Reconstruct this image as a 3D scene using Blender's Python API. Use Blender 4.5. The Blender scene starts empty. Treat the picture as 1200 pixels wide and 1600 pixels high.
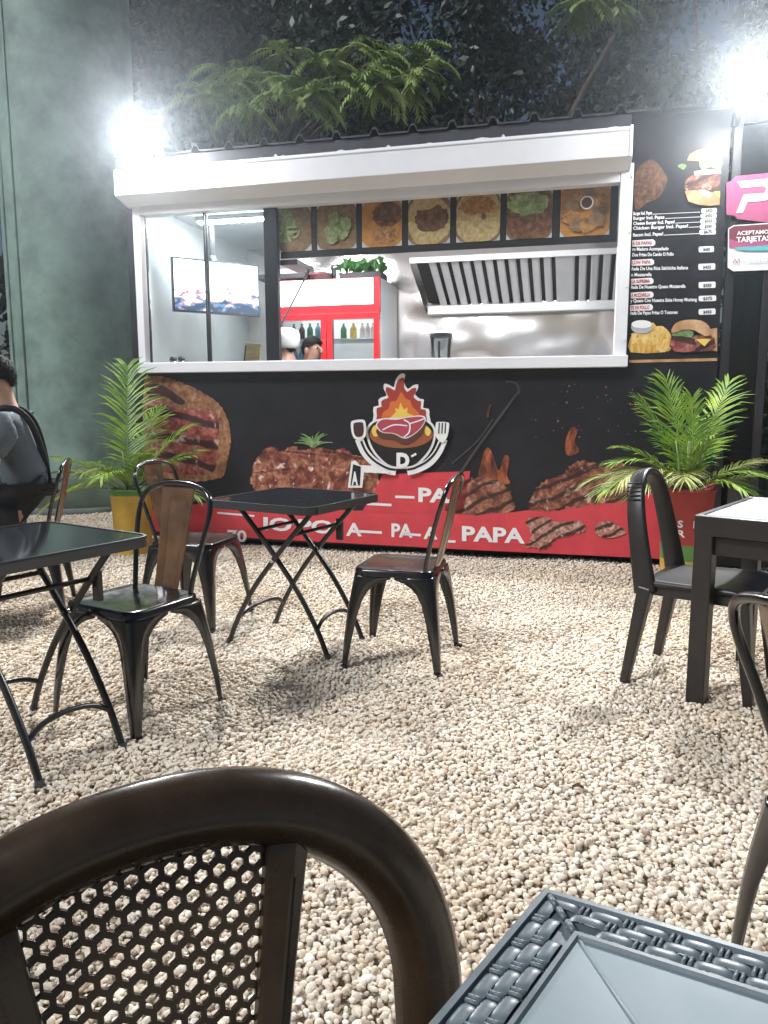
import bpy, bmesh, math, random
import numpy as np
from mathutils import Vector, Matrix

R = math.radians
random.seed(7)
rng = np.random.default_rng(7)
scn = bpy.context.scene
col = scn.collection

# ------------------------------------------------------------------ camera
CAM_H, FOCAL, PITCH, ROLL = 1.18, 1200.0, R(8.15), R(0.12)
cam = bpy.data.cameras.new('camera')
cam_o = bpy.data.objects.new('camera', cam)
col.objects.link(cam_o)
cam.sensor_fit = 'VERTICAL'
cam.sensor_height = 24.0
cam.lens = 24.0 * FOCAL / 1600.0
cam.clip_start = 0.05
cam.clip_end = 500
fwd = Vector((0, math.cos(PITCH), -math.sin(PITCH)))
up0 = Vector((0, math.sin(PITCH), math.cos(PITCH)))
rt0 = Vector((1, 0, 0))
upv = up0 * math.cos(ROLL) + rt0 * math.sin(ROLL)
rtv = rt0 * math.cos(ROLL) - up0 * math.sin(ROLL)
m3 = Matrix((rtv, upv, -fwd)).transposed()
cam_o.matrix_world = Matrix.Translation((0, 0, CAM_H)) @ m3.to_4x4()
scn.camera = cam_o
CAMP = Vector((0, 0, CAM_H))

# ------------------------------------------------------------------ night sky, venue light, exposure
world = bpy.data.worlds.new('World')
scn.world = world
world.use_nodes = True
wn = world.node_tree
bg = wn.nodes['Background']
sky = wn.nodes.new('ShaderNodeTexSky')
sky.sky_type = 'NISHITA'
sky.sun_disc = False
SUN_EL, SUN_AZ = 44.0, 234.0        # azimuth the light comes from, degrees clockwise from +Y
sky.sun_elevation = R(SUN_EL)
sky.sun_rotation = R(SUN_AZ)
wn.links.new(sky.outputs[0], bg.inputs[0])
bg.inputs[1].default_value = 0.016
sun = bpy.data.lights.new('sun', 'SUN')
sun.energy = 1.5
sun.angle = R(14)
sun.color = (0.93, 0.97, 1.0)
sun_o = bpy.data.objects.new('sun', sun)
col.objects.link(sun_o)
az = R(SUN_AZ)
sdir = Vector((math.sin(az) * math.cos(R(SUN_EL)), math.cos(az) * math.cos(R(SUN_EL)), math.sin(R(SUN_EL))))
sun_o.rotation_euler = sdir.to_track_quat('Z', 'Y').to_euler()
scn.view_settings.view_transform = 'Standard'
scn.view_settings.look = 'None'
scn.view_settings.gamma = 1.0
scn.view_settings.exposure = 1.06
scn.cycles.use_denoising = True
scn.cycles.max_bounces = 6
scn.cycles.diffuse_bounces = 3
scn.cycles.glossy_bounces = 3
scn.cycles.use_adaptive_sampling = True
scn.cycles.adaptive_threshold = 0.025
scn.cycles.transparent_max_bounces = 10
scn.cycles.sample_clamp_indirect = 6.0
scn.cycles.caustics_reflective = False
scn.cycles.caustics_refractive = False

# ------------------------------------------------------------------ helpers
def pix_ray(x, y):
    return fwd * FOCAL + rtv * (x - 600) - upv * (y - 800)
def at_z(x, y, z=0.0):
    r = pix_ray(x, y)
    return CAMP + r * ((z - CAM_H) / r.z)
def at_y(x, y, Y):
    r = pix_ray(x, y)
    return CAMP + r * (Y / r.y)

STAND_POS = Vector((1.938, 5.431, 0))
STAND_ROT = R(-14.4)
SEX = Vector((math.cos(STAND_ROT), math.sin(STAND_ROT), 0))
SEY = Vector((-math.sin(STAND_ROT), math.cos(STAND_ROT), 0))
def on_stand(x, y, off=0.0):
    """place on the stand's front plane (shifted by off): local x and height"""
    r = pix_ray(x, y)
    t = ((STAND_POS + SEY * off - CAMP).dot(SEY)) / r.dot(SEY)
    q = CAMP + r * t - STAND_POS
    return q.dot(SEX), q.z
def stand_world(lx, ly, z):
    return STAND_POS + SEX * lx + SEY * ly + Vector((0, 0, z))

MATS = {}
def mat(name, c, rough=0.5, metal=0.0, var=None, bump=None, coat=0.0, emis=None, spec=0.5, alpha=None, trans=0.0, c2=None, coords='Object', rvar=0.0):
    if name in MATS:
        return MATS[name]
    m = bpy.data.materials.new(name)
    m.use_nodes = True
    nt = m.node_tree
    b = nt.nodes['Principled BSDF']
    c = tuple(c) + (1,) if len(c) == 3 else c
    b.inputs['Base Color'].default_value = c
    b.inputs['Roughness'].default_value = rough
    b.inputs['Metallic'].default_value = metal
    b.inputs['Coat Weight'].default_value = coat
    b.inputs['Coat Roughness'].default_value = 0.12
    b.inputs['Specular IOR Level'].default_value = spec
    b.inputs['Transmission Weight'].default_value = trans
    if alpha is not None:
        b.inputs['Alpha'].default_value = alpha
    if emis:
        b.inputs['Emission Color'].default_value = tuple(emis[0]) + (1,)
        b.inputs['Emission Strength'].default_value = emis[1]
    tc = nt.nodes.new('ShaderNodeTexCoord')
    if var:
        n = nt.nodes.new('ShaderNodeTexNoise')
        n.inputs['Scale'].default_value = var[0]
        n.inputs['Detail'].default_value = 6
        n.inputs['Roughness'].default_value = 0.62
        nt.links.new(tc.outputs[coords], n.inputs['Vector'])
        mr = nt.nodes.new('ShaderNodeMapRange')
        mr.inputs[1].default_value = 0.3
        mr.inputs[2].default_value = 0.7
        nt.links.new(n.outputs[0], mr.inputs[0])
        mx = nt.nodes.new('ShaderNodeMix')
        mx.data_type = 'RGBA'
        nt.links.new(mr.outputs[0], mx.inputs['Factor'])
        if c2 is None:
            k = var[1]
            a_ = tuple(max(0, v * (1 - k)) for v in c[:3]) + (1,)
            b_ = tuple(min(1, v * (1 + k)) for v in c[:3]) + (1,)
        else:
            a_, b_ = c, tuple(c2) + (1,)
        mx.inputs['A'].default_value = a_
        mx.inputs['B'].default_value = b_
        nt.links.new(mx.outputs['Result'], b.inputs['Base Color'])
        if rvar:
            mr2 = nt.nodes.new('ShaderNodeMapRange')
            mr2.inputs[1].default_value = 0.3
            mr2.inputs[2].default_value = 0.7
            mr2.inputs[3].default_value = max(0.02, rough - rvar)
            mr2.inputs[4].default_value = min(1, rough + rvar)
            nt.links.new(n.outputs[0], mr2.inputs[0])
            nt.links.new(mr2.outputs[0], b.inputs['Roughness'])
    if bump:
        n2 = nt.nodes.new('ShaderNodeTexNoise')
        n2.inputs['Scale'].default_value = bump[0]
        n2.inputs['Detail'].default_value = bump[2] if len(bump) > 2 else 4
        nt.links.new(tc.outputs[coords], n2.inputs['Vector'])
        bp = nt.nodes.new('ShaderNodeBump')
        bp.inputs['Strength'].default_value = bump[1]
        bp.inputs['Distance'].default_value = 0.01
        nt.links.new(n2.outputs[0], bp.inputs['Height'])
        nt.links.new(bp.outputs[0], b.inputs['Normal'])
    MATS[name] = m
    return m

def ramp_mat(name, stops, scale=20, rough=0.5, detail=5, kind='NOISE', distort=0.0, emis=0.0, bump=0.0, coat=0.0, stretch=(1, 1, 1), contrast=(0.3, 0.7)):
    """procedural print / food / foliage colour: noise through a colour ramp"""
    if name in MATS:
        return MATS[name]
    m = bpy.data.materials.new(name)
    m.use_nodes = True
    nt = m.node_tree
    b = nt.nodes['Principled BSDF']
    b.inputs['Roughness'].default_value = rough
    b.inputs['Coat Weight'].default_value = coat
    tc = nt.nodes.new('ShaderNodeTexCoord')
    mp = nt.nodes.new('ShaderNodeMapping')
    mp.inputs['Scale'].default_value = stretch
    nt.links.new(tc.outputs['Object'], mp.inputs[0])
    if kind == 'NOISE':
        n = nt.nodes.new('ShaderNodeTexNoise')
        n.inputs['Detail'].default_value = detail
        n.inputs['Roughness'].default_value = 0.6
        n.inputs['Distortion'].default_value = distort
    else:
        n = nt.nodes.new('ShaderNodeTexVoronoi')
    n.inputs['Scale'].default_value = scale
    nt.links.new(mp.outputs[0], n.inputs['Vector'])
    mr = nt.nodes.new('ShaderNodeMapRange')
    mr.inputs[1].default_value, mr.inputs[2].default_value = contrast
    nt.links.new(n.outputs[0], mr.inputs[0])
    cr = nt.nodes.new('ShaderNodeValToRGB')
    e = cr.color_ramp.elements
    while len(e) < len(stops):
        e.new(0.5)
    for i, (p, c) in enumerate(stops):
        e[i].position = p
        e[i].color = tuple(c) + (1,)
    nt.links.new(mr.outputs[0], cr.inputs[0])
    nt.links.new(cr.outputs[0], b.inputs['Base Color'])
    if emis:
        nt.links.new(cr.outputs[0], b.inputs['Emission Color'])
        b.inputs['Emission Strength'].default_value = emis
    if bump:
        bp = nt.nodes.new('ShaderNodeBump')
        bp.inputs['Strength'].default_value = bump
        bp.inputs['Distance'].default_value = 0.01
        nt.links.new(n.outputs[0], bp.inputs['Height'])
        nt.links.new(bp.outputs[0], b.inputs['Normal'])
    MATS[name] = m
    return m

def glass_mat(name, tint=(1, 1, 1), refl=0.12, rough=0.02):
    if name in MATS:
        return MATS[name]
    m = bpy.data.materials.new(name)
    m.use_nodes = True
    nt = m.node_tree
    nt.nodes.remove(nt.nodes['Principled BSDF'])
    out = nt.nodes['Material Output']
    tr = nt.nodes.new('ShaderNodeBsdfTransparent')
    tr.inputs[0].default_value = tuple(tint) + (1,)
    gl = nt.nodes.new('ShaderNodeBsdfGlossy')
    gl.inputs['Roughness'].default_value = rough
    fr = nt.nodes.new('ShaderNodeFresnel')
    fr.inputs[0].default_value = 1.45
    ad = nt.nodes.new('ShaderNodeMath')
    ad.operation = 'ADD'
    ad.inputs[1].default_value = refl
    nt.links.new(fr.outputs[0], ad.inputs[0])
    mx = nt.nodes.new('ShaderNodeMixShader')
    nt.links.new(ad.outputs[0], mx.inputs[0])
    nt.links.new(tr.outputs[0], mx.inputs[1])
    nt.links.new(gl.outputs[0], mx.inputs[2])
    nt.links.new(mx.outputs[0], out.inputs[0])
    MATS[name] = m
    return m

def emit_mat(name, c, s):
    return mat(name, (0.02, 0.02, 0.02), emis=(c, s))

def tag(o, label=None, cat=None, group=None, kind=None):
    if label: o['label'] = label
    if cat: o['category'] = cat
    if group: o['group'] = group
    if kind: o['kind'] = kind
    return o
def empty(name, loc=(0, 0, 0), rz=0.0, parent=None):
    o = bpy.data.objects.new(name, None)
    o.empty_display_size = 0.1
    col.objects.link(o)
    o.location = loc
    o.rotation_euler = (0, 0, rz)
    o.parent = parent
    return o
def kids(o):
    return [c for c in bpy.data.objects if c.parent == o]
def copy_tree(o, parent=None):
    c = o.copy()
    col.objects.link(c)
    c.parent = parent
    for ch in kids(o):
        copy_tree(ch, c)
    return c

class MB:
    def __init__(s):
        s.v, s.f, s.mi, s.sm = [], [], [], []
        s.cur, s.smooth = 0, False
    def add(s, vs, fs, mtx=None):
        n = len(s.v)
        s.v += [tuple(mtx @ Vector(p)) if mtx else tuple(p) for p in vs]
        for f in fs:
            s.f.append([i + n for i in f])
            s.mi.append(s.cur)
            s.sm.append(s.smooth)
        return s
    def box(s, x0, x1, y0, y1, z0, z1, mtx=None):
        vs = [(x0, y0, z0), (x1, y0, z0), (x1, y1, z0), (x0, y1, z0), (x0, y0, z1), (x1, y0, z1), (x1, y1, z1), (x0, y1, z1)]
        return s.add(vs, [(0, 3, 2, 1), (4, 5, 6, 7), (0, 1, 5, 4), (1, 2, 6, 5), (2, 3, 7, 6), (3, 0, 4, 7)], mtx)
    def bar(s, a, b, w, h, up=(0, 0, 1), w2=None, h2=None):
        a, b = Vector(a), Vector(b)
        d = (b - a).normalized()
        u = Vector(up)
        if abs(d.dot(u)) > 0.98: u = Vector((0, 1, 0))
        sd = d.cross(u).normalized()
        u = sd.cross(d).normalized()
        vs = []
        for p, ww, hh in ((a, w, h), (b, w2 or w, h2 or h)):
            for i, j in ((-1, -1), (1, -1), (1, 1), (-1, 1)):
                vs.append(p + sd * (i * ww / 2) + u * (j * hh / 2))
        return s.add(vs, [(3, 2, 1, 0), (4, 5, 6, 7), (0, 1, 5, 4), (1, 2, 6, 5), (2, 3, 7, 6), (3, 0, 4, 7)])
    def tube(s, pts, r, n=8, caps=True, closed=False, prof=None, up=None):
        """sweep a round (or given 2D) profile along a path; r may be a list"""
        pts = [Vector(p) for p in pts]
        N = len(pts)
        rs = r if isinstance(r, (list, tuple)) else [r] * N
        prof = prof or [(math.cos(2 * math.pi * k / n), math.sin(2 * math.pi * k / n)) for k in range(n)]
        n = len(prof)
        tang = []
        for i in range(N):
            if closed:
                t = pts[(i + 1) % N] - pts[i - 1]
            else:
                t = pts[min(i + 1, N - 1)] - pts[max(i - 1, 0)]
            tang.append(t.normalized())
        u = Vector(up) if up is not None else (Vector((0, 0, 1)) if abs(tang[0].z) < 0.9 else Vector((0, 1, 0)))
        vs = []
        for i in range(N):
            t = tang[i]
            if up is not None:
                u = Vector(up)
            u = (u - t * u.dot(t)).normalized()
            w = t.cross(u)
            for (a, b) in prof:
                vs.append(pts[i] + (u * b + w * a) * rs[i])
        fs = []
        M = N if closed else N - 1
        for i in range(M):
            j = (i + 1) % N
            for k in range(n):
                k2 = (k + 1) % n
                fs.append((i * n + k, i * n + k2, j * n + k2, j * n + k))
        if caps and not closed:
            fs.append(tuple(range(n - 1, -1, -1)))
            fs.append(tuple((N - 1) * n + k for k in range(n)))
        return s.add(vs, fs)
    def lathe(s, prof, n=20, c=(0, 0, 0), cap=True):
        vs, fs = [], []
        for (r, z) in prof:
            for k in range(n):
                a = 2 * math.pi * k / n
                vs.append((c[0] + r * math.cos(a), c[1] + r * math.sin(a), c[2] + z))
        for i in range(len(prof) - 1):
            for k in range(n):
                k2 = (k + 1) % n
                fs.append((i * n + k, i * n + k2, (i + 1) * n + k2, (i + 1) * n + k))
        if cap:
            fs.append(tuple(range(n - 1, -1, -1)))
            fs.append(tuple((len(prof) - 1) * n + k for k in range(n)))
        return s.add(vs, fs)
    def prism(s, poly, d0, d1, axis='z'):
        n = len(poly)
        def P(p, d):
            return {'z': (p[0], p[1], d), 'y': (p[0], d, p[1]), 'x': (d, p[0], p[1])}[axis]
        vs = [P(p, d0) for p in poly] + [P(p, d1) for p in poly]
        fs = [tuple(range(n - 1, -1, -1)), tuple(range(n, 2 * n))]
        fs += [(i, (i + 1) % n, n + (i + 1) % n, n + i) for i in range(n)]
        return s.add(vs, fs)
    def grid(s, fn, nu, nv):
        vs = [fn(i / nu, j / nv) for j in range(nv + 1) for i in range(nu + 1)]
        fs = [(j * (nu + 1) + i, j * (nu + 1) + i + 1, (j + 1) * (nu + 1) + i + 1, (j + 1) * (nu + 1) + i) for j in range(nv) for i in range(nu)]
        return s.add(vs, fs)
    def mesh(s, name, mats):
        me = bpy.data.meshes.new(name)
        me.from_pydata(s.v, [], s.f)
        for m in (mats if isinstance(mats, (list, tuple)) else [mats]):
            me.materials.append(m)
        me.polygons.foreach_set('material_index', s.mi)
        me.polygons.foreach_set('use_smooth', s.sm)
        bm = bmesh.new()
        bm.from_mesh(me)
        bmesh.ops.recalc_face_normals(bm, faces=bm.faces)
        bm.to_mesh(me)
        bm.free()
        me.update()
        return me
    def build(s, name, mats, parent=None, bevel=0, seg=2, solid=0, smooth=None, sub=0, loc=None, rot=None):
        if smooth is not None:
            s.sm = [smooth] * len(s.f)
        o = bpy.data.objects.new(name, s.mesh(name, mats))
        col.objects.link(o)
        o.parent = parent
        if loc is not None: o.location = loc
        if rot is not None: o.rotation_euler = rot
        if solid:
            md = o.modifiers.new('s', 'SOLIDIFY'); md.thickness = solid; md.offset = 0
        if bevel:
            md = o.modifiers.new('b', 'BEVEL'); md.width = bevel; md.segments = seg; md.limit_method = 'ANGLE'; md.angle_limit = R(35)
            md.harden_normals = False
        if sub:
            md = o.modifiers.new('u', 'SUBSURF'); md.levels = sub; md.render_levels = sub
        return o

def spline(pts, n=8, closed=False):
    """Catmull-Rom through the points"""
    P = [Vector(p) for p in pts]
    out = []
    N = len(P)
    rngi = range(N) if closed else range(N - 1)
    for i in rngi:
        if closed:
            p0, p1, p2, p3 = P[(i - 1) % N], P[i], P[(i + 1) % N], P[(i + 2) % N]
        else:
            p0, p1, p2, p3 = P[max(i - 1, 0)], P[i], P[i + 1], P[min(i + 2, N - 1)]
        for k in range(n):
            t = k / n
            out.append(0.5 * ((2 * p1) + (p2 - p0) * t + (2 * p0 - 5 * p1 + 4 * p2 - p3) * t * t + (3 * p1 - p0 - 3 * p2 + p3) * t ** 3))
    if not closed:
        out.append(P[-1])
    return out
def rrect(w, h, r, n=5):
    pts = []
    for cx, cy, a0 in ((w / 2 - r, h / 2 - r, 0), (-w / 2 + r, h / 2 - r, 90), (-w / 2 + r, -h / 2 + r, 180), (w / 2 - r, -h / 2 + r, 270)):
        for k in range(n + 1):
            a = R(a0 + 90 * k / n)
            pts.append((cx + r * math.cos(a), cy + r * math.sin(a)))
    return pts
def text_mesh(body, bold=0.0):
    cu = bpy.data.curves.new('txt', 'FONT')
    cu.body = body
    cu.offset = bold
    cu.resolution_u = 3
    o = bpy.data.objects.new('txt', cu)
    me = bpy.data.meshes.new_from_object(o)
    V = [tuple(v.co) for v in me.vertices]
    Fc = [tuple(p.vertices) for p in me.polygons]
    bpy.data.objects.remove(o)
    bpy.data.curves.remove(cu)
    bpy.data.meshes.remove(me)
    x0 = min(v[0] for v in V); x1 = max(v[0] for v in V)
    return V, Fc, x0, x1

class Print(MB):
    """flat print lying on the stand's front (or another vertical plane of it), layer over layer"""
    def __init__(s, off=0.0, step=0.002, px=True):
        super().__init__()
        s.off, s.step, s.k, s.mats, s.px = off, step, 1, [], px
    def m(s, material):
        if material not in s.mats:
            s.mats.append(material)
        s.cur = s.mats.index(material)
        return s
    def P(s, p):
        if s.px:
            return on_stand(p[0], p[1], s.off)
        return p
    def y(s):
        return s.off - s.step * s.k
    def poly(s, material, pts, smooth=0, same=False, jit=0.0):
        if not same: s.k += 1
        s.m(material)
        q = [Vector((*s.P(p), 0)) for p in pts]
        if smooth: q = spline(q, smooth * (3 if jit else 1), True)
        if jit: q = [p + Vector((random.gauss(0, jit), random.gauss(0, jit), 0)) for p in q]
        s.add([(p.x, s.y(), p.y) for p in q], [tuple(range(len(q)))])
        return s
    def stroke(s, material, pts, w, smooth=6, same=False, w2=None):
        """w in pixels (or metres when not px)"""
        if not same: s.k += 1
        s.m(material)
        q = [Vector((p[0], p[1], 0)) for p in pts]
        if smooth and len(q) > 2: q = spline(q, smooth)
        L, Rr = [], []
        for i, p in enumerate(q):
            t = (q[min(i + 1, len(q) - 1)] - q[max(i - 1, 0)]).normalized()
            nn = Vector((-t.y, t.x, 0))
            ww = w if w2 is None else w + (w2 - w) * i / (len(q) - 1)
            L.append(p + nn * ww / 2); Rr.append(p - nn * ww / 2)
        vs = [(*s.P((p.x, p.y)),) for p in L + Rr]
        n = len(q)
        s.add([(v[0], s.y(), v[1]) for v in vs], [(i, i + 1, n + i + 1, n + i) for i in range(n - 1)])
        return s
    def ell(s, material, c, rx, ry, n=24, same=False, jit=0.0):
        pts = [(c[0] + rx * math.cos(2 * math.pi * k / n) * (1 + jit * random.uniform(-1, 1)), c[1] + ry * math.sin(2 * math.pi * k / n) * (1 + jit * random.uniform(-1, 1))) for k in range(n)]
        return s.poly(material, pts, same=same)
    def text(s, material, body, p0, p1, h, bold=0.02, same=False, shear=0.0):
        """baseline from p0 to p1, cap height h, all in the print's units"""
        if not same: s.k += 1
        s.m(material)
        V, Fc, x0, x1 = text_mesh(body, bold)
        cap = 0.70
        vs = []
        for v in V:
            t = (v[0] - x0) / (x1 - x0)
            yy = v[1] / cap * h
            X = p0[0] + (p1[0] - p0[0]) * t + shear * yy
            Y = p0[1] + (p1[1] - p0[1]) * t + (-yy if s.px else yy)
            q = s.P((X, Y))
            vs.append((q[0], s.y(), q[1]))
        s.add(vs, Fc)
        return s
    def done(s, name, parent):
        me = bpy.data.meshes.new(name)
        me.from_pydata(s.v, [], s.f)
        for m_ in s.mats: me.materials.append(m_)
        me.polygons.foreach_set('material_index', s.mi)
        me.update()
        o = bpy.data.objects.new(name, me)
        col.objects.link(o)
        o.parent = parent
        return o

def skin_body(name, joints, edges, material, parent=None, sub=2, root=0):
    me = bpy.data.meshes.new(name)
    me.from_pydata([j[0] for j in joints], edges, [])
    me.materials.append(material)
    o = bpy.data.objects.new(name, me)
    col.objects.link(o)
    o.parent = parent
    md = o.modifiers.new('skin', 'SKIN')
    md.use_smooth_shade = True
    if not me.skin_vertices:
        bm = bmesh.new(); bm.from_mesh(me); bm.verts.layers.skin.verify(); bm.to_mesh(me); bm.free()
    for i, j in enumerate(joints):
        rr = j[1] if isinstance(j[1], (tuple, list)) else (j[1], j[1])
        me.skin_vertices[0].data[i].radius = rr
        me.skin_vertices[0].data[i].use_root = (i == root)
    sm = o.modifiers.new('sub', 'SUBSURF'); sm.levels = sub; sm.render_levels = sub
    return o

# ------------------------------------------------------------------ materials shared
M_BLACKM = mat('black_painted_steel', (0.009, 0.008, 0.008), rough=0.2, coat=0.5, var=(9, 0.35), rvar=0.08)
M_TABLEM = mat('charcoal_tube_paint', (0.017, 0.016, 0.017), rough=0.34, var=(14, 0.3))
M_RESIN = mat('brown_resin', (0.042, 0.025, 0.014), rough=0.26, var=(14, 0.3), bump=(180, 0.02), rvar=0.07, coat=0.2)
M_RESIN2 = mat('dark_brown_resin', (0.020, 0.016, 0.015), rough=0.38, var=(20, 0.25), bump=(160, 0.05))
M_WHITE = mat('white_enamel', (0.78, 0.77, 0.80), rough=0.38, var=(2.2, 0.05), bump=(3, 0.04))
M_DARKMET = mat('dark_roof_metal', (0.042, 0.041, 0.05), rough=0.5, var=(4, 0.3), metal=0.2)
M_VINYL = mat('black_vinyl_wrap', (0.009, 0.0085, 0.012), rough=0.42, var=(3.5, 0.6), bump=(7, 0.08))
M_STEEL = mat('brushed_steel', (0.62, 0.63, 0.64), rough=0.28, metal=1.0, var=(3, 0.12), bump=(2.2, 0.22, 2))
M_STEELB = mat('bright_steel', (0.72, 0.73, 0.74), rough=0.3, metal=1.0, var=(6, 0.1))
M_RED = mat('red_vinyl', (0.60, 0.055, 0.070), rough=0.4, var=(6, 0.12))
M_REDP = mat('red_cooler_paint', (0.62, 0.02, 0.03), rough=0.3, coat=0.3)
M_PW = mat('print_white', (0.80, 0.79, 0.78), rough=0.45)
M_PK = mat('print_black', (0.012, 0.010, 0.011), rough=0.45)
M_SKIN = mat('skin', (0.50, 0.29, 0.21), rough=0.5, var=(12, 0.08))
M_HAIR = mat('dark_hair', (0.008, 0.006, 0.005), rough=0.75, spec=0.2, bump=(120, 0.8))

exec_sections = True
# ------------------------------------------------------------------ ground and gravel
g = MB()
g.add([(-150, -60, -0.03), (150, -60, -0.03), (150, 250, -0.03), (-150, 250, -0.03)], [(0, 1, 2, 3)])
tag(g.build('ground', mat('bare_earth', (0.10, 0.085, 0.065), rough=0.95, var=(1.2, 0.4))), kind='structure')
g = MB()
g.add([(-6.5, -2.0, -0.012), (5.5, -2.0, -0.012), (5.5, 9.5, -0.012), (-6.5, 9.5, -0.012)], [(0, 1, 2, 3)])
tag(g.build('gravel_bed', mat('gravel_bed', (0.52, 0.44, 0.34), rough=0.95, var=(60, 0.5), bump=(90, 0.8))), kind='structure')

def pebble_material():
    m = bpy.data.materials.new('pale_pebbles')
    m.use_nodes = True
    nt = m.node_tree
    b = nt.nodes['Principled BSDF']
    oi = nt.nodes.new('ShaderNodeObjectInfo')
    cr = nt.nodes.new('ShaderNodeValToRGB')
    e = cr.color_ramp.elements
    stops = [(0.0, (0.72, 0.64, 0.53)), (0.2, (0.66, 0.54, 0.41)), (0.38, (0.77, 0.69, 0.58)), (0.55, (0.62, 0.49, 0.36)), (0.70, (0.80, 0.745, 0.66)), (0.86, (0.66, 0.55, 0.43)), (0.95, (0.48, 0.40, 0.33)), (1.0, (0.34, 0.26, 0.20))]
    while len(e) < len(stops): e.new(0.5)
    for i, (p, c) in enumerate(stops):
        e[i].position = p; e[i].color = c + (1,)
    nt.links.new(oi.outputs['Random'], cr.inputs[0])
    tc = nt.nodes.new('ShaderNodeTexCoord')
    n = nt.nodes.new('ShaderNodeTexNoise')
    n.inputs['Scale'].default_value = 1.6
    n.inputs['Detail'].default_value = 5
    nt.links.new(tc.outputs['Object'], n.inputs['Vector'])
    mr = nt.nodes.new('ShaderNodeMapRange')
    mr.inputs[1].default_value = 0.3; mr.inputs[2].default_value = 0.7
    mr.inputs[3].default_value = 0.8; mr.inputs[4].default_value = 1.12
    nt.links.new(n.outputs[0], mr.inputs[0])
    mx = nt.nodes.new('ShaderNodeMix'); mx.data_type = 'RGBA'; mx.blend_type = 'MULTIPLY'
    mx.inputs['Factor'].default_value = 1
    nt.links.new(cr.outputs[0], mx.inputs['A'])
    nt.links.new(mr.outputs[0], mx.inputs['B'])
    # trodden, dusty patches with outlines of their own
    n3 = nt.nodes.new('ShaderNodeTexNoise'); n3.inputs['Scale'].default_value = 0.85; n3.inputs['Detail'].default_value = 4; n3.inputs['Roughness'].default_value = 0.6
    nt.links.new(oi.outputs['Location'], n3.inputs['Vector'])
    mr3 = nt.nodes.new('ShaderNodeMapRange'); mr3.inputs[1].default_value = 0.46; mr3.inputs[2].default_value = 0.66; mr3.inputs[4].default_value = 0.45
    nt.links.new(n3.outputs[0], mr3.inputs[0])
    mx3 = nt.nodes.new('ShaderNodeMix'); mx3.data_type = 'RGBA'; mx3.blend_type = 'MULTIPLY'
    nt.links.new(mr3.outputs[0], mx3.inputs['Factor'])
    nt.links.new(mx.outputs['Result'], mx3.inputs['A'])
    mx3.inputs['B'].default_value = (0.86, 0.74, 0.60, 1)
    nt.links.new(mx3.outputs['Result'], b.inputs['Base Color'])
    b.inputs['Roughness'].default_value = 0.75
    bp = nt.nodes.new('ShaderNodeBump')
    bp.inputs['Strength'].default_value = 0.25
    nt.links.new(n.outputs[0], bp.inputs['Height'])
    nt.links.new(bp.outputs[0], b.inputs['Normal'])
    return m
peb_m = pebble_material()
peb_col = bpy.data.collections.new('pebble_shapes')
for i in range(7):
    bm = bmesh.new()
    bmesh.ops.create_icosphere(bm, subdivisions=2, radius=1.0)
    ax = Vector((random.uniform(0.95, 1.35), random.uniform(0.75, 1.05), random.uniform(0.55, 0.8)))
    # a few random cutting planes make facets like crushed, tumbled stone
    planes = [(Vector((random.gauss(0, 1), random.gauss(0, 1), random.gauss(0, 1))).normalized(), random.uniform(0.52, 0.86)) for _ in range(9)]
    for v in bm.verts:
        for nrm, d in planes:
            k = v.co.dot(nrm)
            if k > d: v.co -= nrm * (k - d) * 0.95
        v.co *= random.uniform(0.95, 1.05)
        v.co = Vector((v.co.x * ax.x, v.co.y * ax.y, v.co.z * ax.z))
    for f in bm.faces: f.smooth = True
    me = bpy.data.meshes.new('pebble')
    bm.to_mesh(me); bm.free()
    me.materials.append(peb_m)
    o = bpy.data.objects.new('pebble', me)
    peb_col.objects.link(o)

def gravel_points():
    out = []
    def layer(sp, y0, y1, jit, keep, z):
        ys = np.arange(y0, y1, sp * 0.866)
        for r_, yy in enumerate(ys):
            lo, hi = max(-6.0, -0.60 * yy - 1.3), min(5.0, 0.60 * yy + 1.3)
            xs = np.arange(lo, hi, sp) + (sp / 2 if r_ % 2 else 0)
            if keep < 1: xs = xs[rng.random(len(xs)) < keep]
            n = len(xs)
            out.append(np.stack([xs + rng.normal(0, jit, n), yy + rng.normal(0, jit, n), z + rng.normal(0, 0.0022, n)], 1))
    layer(0.0170, 0.30, 4.2, 0.0042, 1.0, -0.001)
    layer(0.0205, 4.2, 8.9, 0.005, 1.0, -0.001)
    layer(0.0225, 0.30, 4.2, 0.009, 0.7, 0.006)
    layer(0.0320, 4.2, 8.9, 0.012, 0.7, 0.007)
    P = np.concatenate(out)
    x, y = P[:, 0], P[:, 1]
    P[:, 2] += 0.006 * np.sin(2.1 * x + 1.3) * np.sin(1.7 * y + 0.4) + 0.004 * np.sin(5.3 * x + 2.2 * y) + 0.003 * np.sin(9 * y - 4.1 * x)
    # nothing under the stand itself
    d = np.stack([x - STAND_POS.x, y - STAND_POS.y], 1)
    lx = d @ np.array([SEX.x, SEX.y]); ly = d @ np.array([SEY.x, SEY.y])
    P = P[~((ly > 0.25) & (lx > -4.0) & (lx < 0.3))]
    return P
GP = gravel_points()
gm = bpy.data.meshes.new('gravel')
gm.vertices.add(len(GP))
gm.vertices.foreach_set('co', GP.astype(np.float32).ravel())
gm.materials.append(peb_m)
gravel = bpy.data.objects.new('gravel', gm)
col.objects.link(gravel)
tag(gravel, 'pale beige pebble gravel covering the whole seating yard', 'gravel', kind='stuff')
ng = bpy.data.node_groups.new('scatter_pebbles', 'GeometryNodeTree')
ng.interface.new_socket(name='Geometry', in_out='INPUT', socket_type='NodeSocketGeometry')
ng.interface.new_socket(name='Geometry', in_out='OUTPUT', socket_type='NodeSocketGeometry')
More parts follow.
